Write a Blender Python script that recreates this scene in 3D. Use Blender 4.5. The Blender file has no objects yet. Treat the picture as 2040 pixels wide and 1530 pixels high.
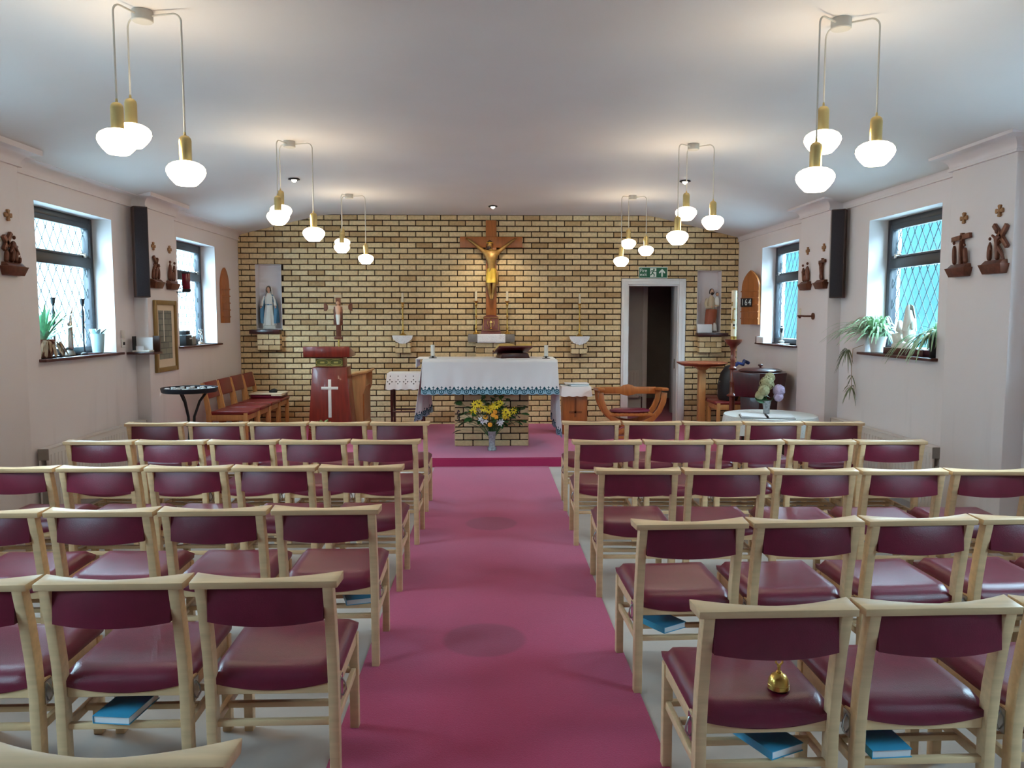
import bpy, bmesh, math, random
from mathutils import Vector, Matrix, Euler
PI = math.pi
R = math.radians
scene = bpy.context.scene
COL = scene.collection
random.seed(7)

# ------------------------------------------------------------------ camera
cam_d = bpy.data.cameras.new('camera')
cam_d.sensor_width = 36.0
cam_d.lens = 36.0 * 1580.0 / 2040.0
cam_d.clip_start = 0.05
cam = bpy.data.objects.new('camera', cam_d)
COL.objects.link(cam)
cam.location = (0, 0, 1.556)
cam.rotation_euler = (R(90 - 4.7756), 0, -R(1.7038))
scene.camera = cam

# ------------------------------------------------------------------ world, exposure
SKY = 28.0
w = bpy.data.worlds.new('sky'); scene.world = w; w.use_nodes = True
bg = w.node_tree.nodes['Background']
bg.inputs[0].default_value = (0.54, 0.81, 1.0, 1)
bg.inputs[1].default_value = SKY
scene.view_settings.view_transform = 'Standard'
scene.view_settings.look = 'None'
scene.view_settings.gamma = 1.0
scene.view_settings.use_curve_mapping = False
scene.view_settings.exposure = 0.74
scene.cycles.max_bounces = 8
scene.cycles.diffuse_bounces = 5
scene.cycles.transparent_max_bounces = 12
scene.cycles.caustics_reflective = False
scene.cycles.caustics_refractive = False
scene.cycles.sample_clamp_indirect = 6.0
scene.cycles.use_adaptive_sampling = True
scene.cycles.adaptive_threshold = 0.02
LAMP = 14.5

XL, XR = -3.36, 3.43
PD = 0.13
YB, YF = 10.86, -2.6
ZS = 0.098                      # sanctuary floor
ZW0, ZW1 = 1.245, 2.425         # window opening
PIERS = [(-0.45, 0.25), (2.25, 2.95), (4.95, 5.65), (7.66, 8.38)]
WIN_L = [(6.06, 7.27), (8.75, 9.95), (3.35, 4.55), (0.65, 1.85)]
WIN_R = [(5.98, 7.13), (8.75, 9.93), (3.35, 4.55), (0.65, 1.85)]

def ceil_z(x):
    a = abs(x)
    return 2.938 - 0.24 * max(0.0, a - 2.2)

# daylight portals in the window openings
for side, wins in ((-1, WIN_L), (1, WIN_R)):
    for wi, (a, b) in enumerate(wins):
        pn = 'window_%s_%d%s' % ('left' if side < 0 else 'right', wi + 1, '_offscreen' if wi > 1 else '')
        l = bpy.data.lights.new(pn, 'AREA'); l.shape = 'RECTANGLE'
        l.size = ZW1 - ZW0; l.size_y = b - a
        l.cycles.is_portal = True
        o = bpy.data.objects.new(pn, l); COL.objects.link(o)
        o.location = ((XL - 0.3) if side < 0 else (XR + 0.3), (a + b) / 2, (ZW0 + ZW1) / 2)
        o.rotation_euler = (0, R(-90) if side < 0 else R(90), 0)

# ------------------------------------------------------------------ materials
def new_mat(name):
    m = bpy.data.materials.new(name); m.use_nodes = True
    return m, m.node_tree, m.node_tree.nodes['Principled BSDF']

def lin(c):
    return tuple(((v / 255) / 12.92 if v / 255 <= 0.04045 else ((v / 255 + 0.055) / 1.055) ** 2.4) for v in c) + (1,)

def mat(name, rgb, rough=0.6, metal=0.0, var=0.12, scale=6.0, stretch=(1, 1, 1), bump=0.0, bscale=80, spec=None, coat=0.0, sheen=0.0):
    m, nt, p = new_mat(name)
    c = lin(rgb)
    tc = nt.nodes.new('ShaderNodeTexCoord')
    mp = nt.nodes.new('ShaderNodeMapping'); mp.inputs['Scale'].default_value = stretch
    oi = nt.nodes.new('ShaderNodeObjectInfo')
    ad = nt.nodes.new('ShaderNodeVectorMath'); ad.operation = 'ADD'
    sc = nt.nodes.new('ShaderNodeMath'); sc.operation = 'MULTIPLY'; sc.inputs[1].default_value = 13.7
    nt.links.new(oi.outputs['Random'], sc.inputs[0])
    nt.links.new(tc.outputs['Object'], mp.inputs['Vector'])
    nt.links.new(mp.outputs[0], ad.inputs[0]); nt.links.new(sc.outputs[0], ad.inputs[1])
    nz = nt.nodes.new('ShaderNodeTexNoise'); nz.inputs['Scale'].default_value = scale; nz.inputs['Detail'].default_value = 4
    nt.links.new(ad.outputs[0], nz.inputs['Vector'])
    rp = nt.nodes.new('ShaderNodeValToRGB')
    rp.color_ramp.elements[0].position = 0.3; rp.color_ramp.elements[1].position = 0.7
    rp.color_ramp.elements[0].color = tuple(v * (1 - var) for v in c[:3]) + (1,)
    rp.color_ramp.elements[1].color = tuple(min(1, v * (1 + var)) for v in c[:3]) + (1,)
    nt.links.new(nz.outputs['Fac'], rp.inputs['Fac'])
    nt.links.new(rp.outputs['Color'], p.inputs['Base Color'])
    p.inputs['Roughness'].default_value = rough
    p.inputs['Metallic'].default_value = metal
    if spec is not None: p.inputs['Specular IOR Level'].default_value = spec
    if coat: p.inputs['Coat Weight'].default_value = coat
    if sheen: p.inputs['Sheen Weight'].default_value = sheen
    if bump:
        n2 = nt.nodes.new('ShaderNodeTexNoise'); n2.inputs['Scale'].default_value = bscale; n2.inputs['Detail'].default_value = 3
        nt.links.new(tc.outputs['Object'], n2.inputs['Vector'])
        bp = nt.nodes.new('ShaderNodeBump'); bp.inputs['Strength'].default_value = bump; bp.inputs['Distance'].default_value = 0.01
        nt.links.new(n2.outputs['Fac'], bp.inputs['Height']); nt.links.new(bp.outputs[0], p.inputs['Normal'])
    return m

def emit_mat(name, rgb, strength):
    m, nt, p = new_mat(name)
    p.inputs['Base Color'].default_value = (0.9, 0.9, 0.9, 1)
    p.inputs['Emission Color'].default_value = rgb + (1,)
    p.inputs['Emission Strength'].default_value = strength
    p.inputs['Roughness'].default_value = 0.3
    return m

def mnode(nt, op, a, b=None, c=None):
    n = nt.nodes.new('ShaderNodeMath'); n.operation = op
    for i, v in enumerate((a, b, c)):
        if v is None: continue
        if isinstance(v, (int, float)): n.inputs[i].default_value = v
        else: nt.links.new(v, n.inputs[i])
    return n.outputs[0]

def mixc(nt, fac, c1, c2):
    n = nt.nodes.new('ShaderNodeMix'); n.data_type = 'RGBA'
    for i, v in ((0, fac), (6, c1), (7, c2)):
        if isinstance(v, (int, float)): n.inputs[i].default_value = v
        elif isinstance(v, tuple): n.inputs[i].default_value = v
        else: nt.links.new(v, n.inputs[i])
    return n.outputs[2]

BH, BW, BZ0, BX0 = 0.0741, 0.2235, 2.9385, -1.311   # brick courses of the end wall
def brick_mat(name, z0, x0, axis=0, cols=((206, 179, 134), (220, 197, 154), (176, 144, 98))):
    m, nt, p = new_mat(name)
    g = nt.nodes.new('ShaderNodeNewGeometry'); s = nt.nodes.new('ShaderNodeSeparateXYZ')
    nt.links.new(g.outputs['Position'], s.inputs[0])
    row = mnode(nt, 'FLOOR', mnode(nt, 'DIVIDE', mnode(nt, 'SUBTRACT', z0, s.outputs[2]), BH))
    par = mnode(nt, 'MULTIPLY', mnode(nt, 'FLOORED_MODULO', row, 2.0), 0.5)
    col = mnode(nt, 'FLOOR', mnode(nt, 'ADD', mnode(nt, 'DIVIDE', mnode(nt, 'SUBTRACT', s.outputs[axis], x0), BW), par))
    cb = nt.nodes.new('ShaderNodeCombineXYZ'); nt.links.new(row, cb.inputs[0]); nt.links.new(col, cb.inputs[1])
    wn = nt.nodes.new('ShaderNodeTexWhiteNoise'); nt.links.new(cb.outputs[0], wn.inputs['Vector'])
    rp = nt.nodes.new('ShaderNodeValToRGB'); e = rp.color_ramp.elements
    e[0].position = 0.0; e[0].color = lin(cols[2]); e[1].position = 1.0; e[1].color = lin(cols[1])
    k = e.new(0.22); k.color = lin(cols[0]); k = e.new(0.7); k.color = lin(((cols[0][0] + cols[1][0]) / 2, (cols[0][1] + cols[1][1]) / 2, (cols[0][2] + cols[1][2]) / 2))
    nt.links.new(wn.outputs['Value'], rp.inputs['Fac'])
    nz = nt.nodes.new('ShaderNodeTexNoise'); nz.inputs['Scale'].default_value = 38; nz.inputs['Detail'].default_value = 5
    nt.links.new(g.outputs['Position'], nz.inputs['Vector'])
    f = mnode(nt, 'ADD', mnode(nt, 'MULTIPLY', nz.outputs['Fac'], 0.7), 0.65)
    mx = nt.nodes.new('ShaderNodeMix'); mx.data_type = 'RGBA'; mx.blend_type = 'MULTIPLY'; mx.inputs[0].default_value = 1
    nt.links.new(rp.outputs[0], mx.inputs[6]); nt.links.new(f, mx.inputs[7])
    nt.links.new(mx.outputs[2], p.inputs['Base Color'])
    p.inputs['Roughness'].default_value = 0.5
    bp = nt.nodes.new('ShaderNodeBump'); bp.inputs['Strength'].default_value = 0.5; bp.inputs['Distance'].default_value = 0.004
    n2 = nt.nodes.new('ShaderNodeTexNoise'); n2.inputs['Scale'].default_value = 90; nt.links.new(g.outputs['Position'], n2.inputs['Vector'])
    nt.links.new(n2.outputs['Fac'], bp.inputs['Height']); nt.links.new(bp.outputs[0], p.inputs['Normal'])
    return m

def brick_obj_mat(name, cols):
    m, nt, p = new_mat(name)
    oi = nt.nodes.new('ShaderNodeObjectInfo'); g = nt.nodes.new('ShaderNodeNewGeometry')
    rp = nt.nodes.new('ShaderNodeValToRGB'); e = rp.color_ramp.elements
    e[0].color = lin(cols[2]); e[1].color = lin(cols[1]); k = e.new(0.35); k.color = lin(cols[0])
    nt.links.new(oi.outputs['Random'], rp.inputs[0])
    nz = nt.nodes.new('ShaderNodeTexNoise'); nz.inputs['Scale'].default_value = 38; nz.inputs['Detail'].default_value = 5
    nt.links.new(g.outputs['Position'], nz.inputs['Vector'])
    f = mnode(nt, 'ADD', mnode(nt, 'MULTIPLY', nz.outputs['Fac'], 0.5), 0.75)
    mx = nt.nodes.new('ShaderNodeMix'); mx.data_type = 'RGBA'; mx.blend_type = 'MULTIPLY'; mx.inputs[0].default_value = 1
    nt.links.new(rp.outputs[0], mx.inputs[6]); nt.links.new(f, mx.inputs[7]); nt.links.new(mx.outputs[2], p.inputs['Base Color'])
    p.inputs['Roughness'].default_value = 0.65
    return m

def carpet_mat(name, rgb, discs=()):
    m, nt, p = new_mat(name)
    g = nt.nodes.new('ShaderNodeNewGeometry')
    nz = nt.nodes.new('ShaderNodeTexNoise'); nz.inputs['Scale'].default_value = 240; nz.inputs['Detail'].default_value = 2
    n2 = nt.nodes.new('ShaderNodeTexNoise'); n2.inputs['Scale'].default_value = 2.2; n2.inputs['Detail'].default_value = 4
    for n in (nz, n2): nt.links.new(g.outputs['Position'], n.inputs['Vector'])
    c = lin(rgb)
    f = mnode(nt, 'ADD', mnode(nt, 'MULTIPLY', nz.outputs['Fac'], 0.55), mnode(nt, 'MULTIPLY', n2.outputs['Fac'], 0.35))
    cc = mixc(nt, f, tuple(v * 0.62 for v in c[:3]) + (1,), tuple(min(1, v * 1.35) for v in c[:3]) + (1,))
    s = nt.nodes.new('ShaderNodeSeparateXYZ'); nt.links.new(g.outputs['Position'], s.inputs[0])
    for (x, y, r) in discs:      # round darker discs on the pile
        d = mnode(nt, 'SQRT', mnode(nt, 'ADD', mnode(nt, 'POWER', mnode(nt, 'SUBTRACT', s.outputs[0], x), 2.0), mnode(nt, 'POWER', mnode(nt, 'SUBTRACT', s.outputs[1], y), 2.0)))
        mr = nt.nodes.new('ShaderNodeMapRange'); mr.inputs['From Min'].default_value = r + 0.015; mr.inputs['From Max'].default_value = r - 0.01
        mr.inputs['To Min'].default_value = 0; mr.inputs['To Max'].default_value = 0.42
        nt.links.new(d, mr.inputs['Value'])
        cc = mixc(nt, mr.outputs[0], cc, (c[0] * 0.28, c[1] * 0.3, c[2] * 0.3, 1))
    nt.links.new(cc, p.inputs['Base Color'])
    p.inputs['Roughness'].default_value = 0.95
    p.inputs['Specular IOR Level'].default_value = 0.15
    p.inputs['Sheen Weight'].default_value = 0.35
    p.inputs['Sheen Roughness'].default_value = 0.5
    p.inputs['Sheen Tint'].default_value = (1.0, 0.75, 0.85, 1)
    bp = nt.nodes.new('ShaderNodeBump'); bp.inputs['Strength'].default_value = 0.4; bp.inputs['Distance'].default_value = 0.004
    nt.links.new(nz.outputs['Fac'], bp.inputs['Height']); nt.links.new(bp.outputs[0], p.inputs['Normal'])
    return m

def glass_mat():
    m, nt, p = new_mat('window_glass')
    nt.nodes.remove(p)
    out = nt.nodes['Material Output']
    tr = nt.nodes.new('ShaderNodeBsdfTransparent'); tr.inputs[0].default_value = (0.93, 0.98, 0.98, 1)
    gl = nt.nodes.new('ShaderNodeBsdfGlossy'); gl.inputs['Roughness'].default_value = 0.2
    fr = nt.nodes.new('ShaderNodeFresnel'); fr.inputs[0].default_value = 1.45
    mx = nt.nodes.new('ShaderNodeMixShader')
    nt.links.new(mnode(nt, 'MULTIPLY', fr.outputs[0], 0.12), mx.inputs[0])
    nt.links.new(tr.outputs[0], mx.inputs[1]); nt.links.new(gl.outputs[0], mx.inputs[2])
    nt.links.new(mx.outputs[0], out.inputs[0])
    return m

def cloth_mat(name, base, kind):
    """white linen; UV u = metres along the hem, v = metres above the hem"""
    m, nt, p = new_mat(name)
    uv = nt.nodes.new('ShaderNodeUVMap'); s = nt.nodes.new('ShaderNodeSeparateXYZ'); nt.links.new(uv.outputs[0], s.inputs[0])
    u, v = s.outputs[0], s.outputs[1]
    c = lin(base)
    def band(x, lo, hi): return mnode(nt, 'MULTIPLY', mnode(nt, 'GREATER_THAN', x, lo), mnode(nt, 'LESS_THAN', x, hi))
    if kind == 'altar':
        P = 0.0893
        a = mnode(nt, 'SUBTRACT', mnode(nt, 'FLOORED_MODULO', u, P), P / 2)            # -P/2..P/2
        aa = mnode(nt, 'ABSOLUTE', a)
        b = mnode(nt, 'SUBTRACT', P / 2, aa)                                            # distance from the half-way line
        cr1 = mnode(nt, 'MULTIPLY', mnode(nt, 'LESS_THAN', aa, 0.0035), band(v, 0.062, 0.098))
        cr2 = mnode(nt, 'MULTIPLY', mnode(nt, 'LESS_THAN', aa, 0.012), band(v, 0.079, 0.086))
        dia = mnode(nt, 'LESS_THAN', mnode(nt, 'ADD', b, mnode(nt, 'MULTIPLY', mnode(nt, 'ABSOLUTE', mnode(nt, 'SUBTRACT', v, 0.072)), 0.85)), 0.017)
        stem = mnode(nt, 'MULTIPLY', mnode(nt, 'LESS_THAN', b, 0.003), band(v, 0.03, 0.07))
        rr = mnode(nt, 'SQRT', mnode(nt, 'ADD', mnode(nt, 'POWER', aa, 2.0), mnode(nt, 'POWER', mnode(nt, 'SUBTRACT', v, 0.036), 2.0)))
        ring = mnode(nt, 'LESS_THAN', mnode(nt, 'ABSOLUTE', mnode(nt, 'SUBTRACT', rr, 0.022)), 0.0045)
        drop = mnode(nt, 'LESS_THAN', mnode(nt, 'ADD', mnode(nt, 'MULTIPLY', aa, 2.0), mnode(nt, 'ABSOLUTE', mnode(nt, 'SUBTRACT', v, 0.036))), 0.017)
        leaf = mnode(nt, 'LESS_THAN', mnode(nt, 'ADD', mnode(nt, 'ABSOLUTE', mnode(nt, 'SUBTRACT', aa, 0.028)), mnode(nt, 'MULTIPLY', mnode(nt, 'ABSOLUTE', mnode(nt, 'SUBTRACT', v, 0.055)), 0.6)), 0.008)
        ink = cr1
        for t in (cr2, dia, stem, ring, drop, leaf): ink = mnode(nt, 'MAXIMUM', ink, t)
        lace = mnode(nt, 'LESS_THAN', v, 0.062)
        col = mixc(nt, lace, c, lin((158, 196, 214)))
        col = mixc(nt, ink, col, lin((18, 74, 92)))
    elif kind == 'eyelet':
        P = 0.093
        a = mnode(nt, 'ABSOLUTE', mnode(nt, 'SUBTRACT', mnode(nt, 'FLOORED_MODULO', u, P), P / 2))
        ink = None
        for (q, t, r) in ((0.0, 0.16, 0.008), (0.0, 0.115, 0.009), (0.0, 0.065, 0.009), (0.024, 0.09, 0.009)):
            d = mnode(nt, 'ADD', mnode(nt, 'ABSOLUTE', mnode(nt, 'SUBTRACT', a, q)), mnode(nt, 'ABSOLUTE', mnode(nt, 'SUBTRACT', v, t)))
            k = mnode(nt, 'LESS_THAN', d, r); ink = k if ink is None else mnode(nt, 'MAXIMUM', ink, k)
        col = mixc(nt, ink, c, lin((40, 34, 34)))
    else:
        vo = nt.nodes.new('ShaderNodeTexVoronoi'); vo.inputs['Scale'].default_value = 70
        nt.links.new(uv.outputs[0], vo.inputs['Vector'])
        col = mixc(nt, mnode(nt, 'LESS_THAN', vo.outputs['Distance'], 0.22), c, tuple(x * 0.6 for x in c[:3]) + (1,))
    nt.links.new(col, p.inputs['Base Color'])
    p.inputs['Roughness'].default_value = 0.85
    p.inputs['Specular IOR Level'].default_value = 0.2
    return m

def stain_mat(name, rgb):
    """painted plaster with faint vertical dirt runs"""
    m, nt, p = new_mat(name)
    g = nt.nodes.new('ShaderNodeNewGeometry')
    mp = nt.nodes.new('ShaderNodeMapping'); mp.inputs['Scale'].default_value = (1, 4.5, 0.5)
    nt.links.new(g.outputs['Position'], mp.inputs['Vector'])
    n1 = nt.nodes.new('ShaderNodeTexNoise'); n1.inputs['Scale'].default_value = 1.3; n1.inputs['Detail'].default_value = 5
    nt.links.new(mp.outputs[0], n1.inputs['Vector'])
    rp = nt.nodes.new('ShaderNodeValToRGB'); rp.color_ramp.elements[0].position = 0.58; rp.color_ramp.elements[1].position = 0.78
    rp.color_ramp.elements[0].color = (0, 0, 0, 1); rp.color_ramp.elements[1].color = (0.35, 0.35, 0.35, 1)
    nt.links.new(n1.outputs['Fac'], rp.inputs[0])
    c = lin(rgb)
    sz_ = nt.nodes.new('ShaderNodeSeparateXYZ'); nt.links.new(g.outputs['Position'], sz_.inputs[0])
    mr = nt.nodes.new('ShaderNodeMapRange'); mr.inputs['From Min'].default_value = 1.2; mr.inputs['From Max'].default_value = 0.7
    nt.links.new(sz_.outputs[2], mr.inputs['Value'])
    col = mixc(nt, mnode(nt, 'MULTIPLY', rp.outputs[0], mr.outputs[0]), c, (c[0] * 0.55, c[1] * 0.53, c[2] * 0.52, 1))
    nt.links.new(col, p.inputs['Base Color']); p.inputs['Roughness'].default_value = 0.55
    p.inputs['Specular IOR Level'].default_value = 0.25
    return m

M = dict(
    plaster=stain_mat('plaster_paint', (226, 219, 220)),
    ceiling=mat('ceiling_paint', (212, 209, 210), 0.7, var=0.02, scale=2),
    cornice=mat('cornice_paint', (222, 216, 220), 0.5, var=0.02),
    white=mat('white_gloss', (226, 225, 224), 0.3, var=0.03),
    whitep=mat('white_plastic', (215, 212, 208), 0.4, var=0.03),
    mortar=mat('dark_mortar', (38, 26, 18), 0.95, var=0.25, scale=40),
    brick=brick_mat('buff_brick', BZ0, BX0),
    brick2=brick_obj_mat('altar_brick', ((206, 179, 134), (220, 197, 154), (176, 144, 98))),
    brick3=brick_obj_mat('bracket_brick', ((206, 179, 134), (220, 197, 154), (176, 144, 98))),
    carpet=carpet_mat('aisle_carpet', (164, 38, 80), ((-0.023, 3.722, 0.196), (0.02, 5.895, 0.19))),
    carpet2=carpet_mat('sanctuary_carpet', (166, 44, 88)),
    vinylfloor=mat('grey_floor', (178, 168, 160), 0.55, var=0.12, scale=3),
    beech=mat('beech', (216, 182, 140), 0.38, var=0.10, scale=5, stretch=(1, 9, 9), spec=0.4),
    vinyl=mat('burgundy_vinyl', (104, 22, 46), 0.31, var=0.12, scale=14, bump=0.12, bscale=320, spec=0.5),
    vinylred=mat('red_vinyl', (118, 34, 36), 0.36, var=0.1, scale=14, bump=0.1, bscale=300, spec=0.5),
    steel=mat('bright_steel', (190, 190, 190), 0.25, 1.0, var=0.05),
    frame=mat('dark_window_frame', (40, 42, 50), 0.4, var=0.08),
    lead=mat('lead_came', (84, 94, 98), 0.95, var=0.1, spec=0.0),
    glass=glass_mat(),
    sillwood=mat('sill_wood', (78, 38, 34), 0.4, var=0.2, stretch=(8, 1, 8)),
    brass=mat('brass', (206, 170, 92), 0.28, 1.0, var=0.06),
    goldbrass=mat('pale_brass', (214, 190, 130), 0.3, 1.0, var=0.05),
    wire=mat('white_flex', (190, 186, 178), 0.6, var=0.03),
    shade=emit_mat('lit_opal_glass', (1.0, 0.81, 0.54), LAMP),
    bulb=emit_mat('lit_bulb', (1.0, 0.86, 0.62), 14.0),
    oak=mat('golden_oak', (164, 96, 44), 0.38, var=0.18, scale=5, stretch=(7, 7, 1)),
    mahog=mat('mahogany', (116, 34, 22), 0.3, var=0.25, scale=4, stretch=(8, 8, 1), coat=0.2),
    mahog2=mat('dark_mahogany', (62, 22, 24), 0.3, var=0.25, scale=4, stretch=(8, 8, 1), coat=0.2),
    mid=mat('pale_oak', (190, 138, 86), 0.45, var=0.14, scale=5, stretch=(8, 8, 1)),
    bronze=mat('carved_copper', (104, 60, 44), 0.40, 0.35, var=0.3, scale=30),
    medal=mat('carved_light_wood', (150, 108, 70), 0.5, var=0.2, scale=40),
    gold=mat('gilded_paint', (150, 114, 58), 0.4, 0.35, var=0.15, scale=30),
    goldb=mat('gilded_cloth', (216, 178, 70), 0.3, 0.5, var=0.1, scale=30),
    copper=mat('copper_relief', (126, 74, 66), 0.35, 0.4, var=0.2, scale=30),
    stone=mat('grey_stone', (122, 116, 110), 0.7, var=0.15, scale=12),
    wax=mat('candle_wax', (226, 214, 186), 0.5, var=0.04),
    black=mat('black_fabric', (18, 18, 24), 0.6, var=0.2),
    blackm=mat('black_iron', (24, 26, 34), 0.45, 0.3, var=0.2),
    speakerw=mat('speaker_wood', (62, 38, 32), 0.5, var=0.2, stretch=(6, 6, 1)),
    grille=mat('speaker_cloth', (34, 26, 32), 0.8, var=0.3, scale=120),
    bookblue=mat('blue_cover', (64, 158, 196), 0.35, var=0.08),
    paper=mat('paper', (222, 222, 224), 0.8, var=0.03),
    paperg=mat('gilt_page_edge', (206, 170, 96), 0.5, 0.3, var=0.1),
    leather=mat('red_leather', (84, 22, 26), 0.4, var=0.15),
    statwhite=mat('painted_plaster_white', (216, 214, 206), 0.45, var=0.05),
    statblue=mat('painted_plaster_blue', (66, 116, 146), 0.5, var=0.15),
    statbrown=mat('painted_plaster_brown', (150, 74, 44), 0.5, var=0.15),
    statcream=mat('painted_plaster_cream', (196, 176, 146), 0.55, var=0.08),
    skin=mat('painted_skin', (206, 160, 132), 0.5, var=0.06),
    hair=mat('painted_hair', (48, 32, 26), 0.6, var=0.2),
    leaf=mat('dark_leaf', (42, 84, 40), 0.5, var=0.3, scale=20),
    spider=mat('spider_plant_leaf', (156, 188, 150), 0.5, var=0.3, scale=30),
    dry=mat('dry_leaf', (168, 140, 112), 0.7, var=0.25, scale=30),
    yellow=mat('yellow_petal', (240, 206, 28), 0.5, var=0.1),
    orange=mat('orange_petal', (240, 158, 34), 0.5, var=0.1),
    whitef=mat('white_petal', (232, 234, 240), 0.5, var=0.04),
    dark=mat('flower_centre', (60, 34, 14), 0.7),
    berry=mat('dark_berry', (48, 16, 26), 0.3),
    hydg=mat('green_hydrangea', (164, 160, 122), 0.7, var=0.15, scale=40),
    hydp=mat('lilac_hydrangea', (186, 168, 198), 0.7, var=0.12, scale=40),
    crystal=mat('cut_glass', (150, 156, 160), 0.08, 0.35, var=0.3, scale=60, bump=0.8, bscale=60),
    terracotta=mat('terracotta', (120, 66, 50), 0.7, var=0.1),
    paleblue=mat('pale_blue_glaze', (168, 206, 216), 0.3, var=0.05),
    redglass=mat('ruby_glass', (110, 10, 34), 0.15, var=0.1),
    green=mat('sign_green', (10, 92, 62), 0.4, var=0.03),
    signw=mat('sign_white', (226, 234, 226), 0.5, var=0.02),
    goldframe=mat('gilt_frame', (146, 118, 70), 0.4, 0.4, var=0.15),
    mount=mat('cream_mount', (214, 196, 170), 0.8, var=0.03),
    tealband=mat('embroidered_gold', (170, 158, 84), 0.6, var=0.15, scale=60),
    bandgreen=mat('embroidered_green', (92, 94, 40), 0.7, var=0.15, scale=60),
    corr=mat('corridor_paint', (204, 202, 200), 0.6, var=0.03),
    radiator=mat('radiator_enamel', (214, 208, 204), 0.35, var=0.02),
    render=mat('view_wall_teal', (36, 60, 62), 0.9, spec=0.0, var=0.05, scale=1.0),  # dark teal of the added outdoor wall, keeps that window view from whitening
    paving=mat('pale_paving', (170, 176, 176), 0.9, var=0.1, scale=1.0),
    navy=mat('navy_plastic', (28, 48, 104), 0.4),
    greyplate=mat('brass_plate', (150, 146, 140), 0.4, 0.5),
    altarcloth=cloth_mat('altar_linen', (234, 234, 236), 'altar'),
    eyelet=cloth_mat('eyelet_linen', (232, 232, 234), 'eyelet'),
    lace=cloth_mat('white_lace', (232, 232, 234), 'lace'),
    linen=mat('plain_linen', (234, 234, 236), 0.85, var=0.03, spec=0.2),
)

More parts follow.
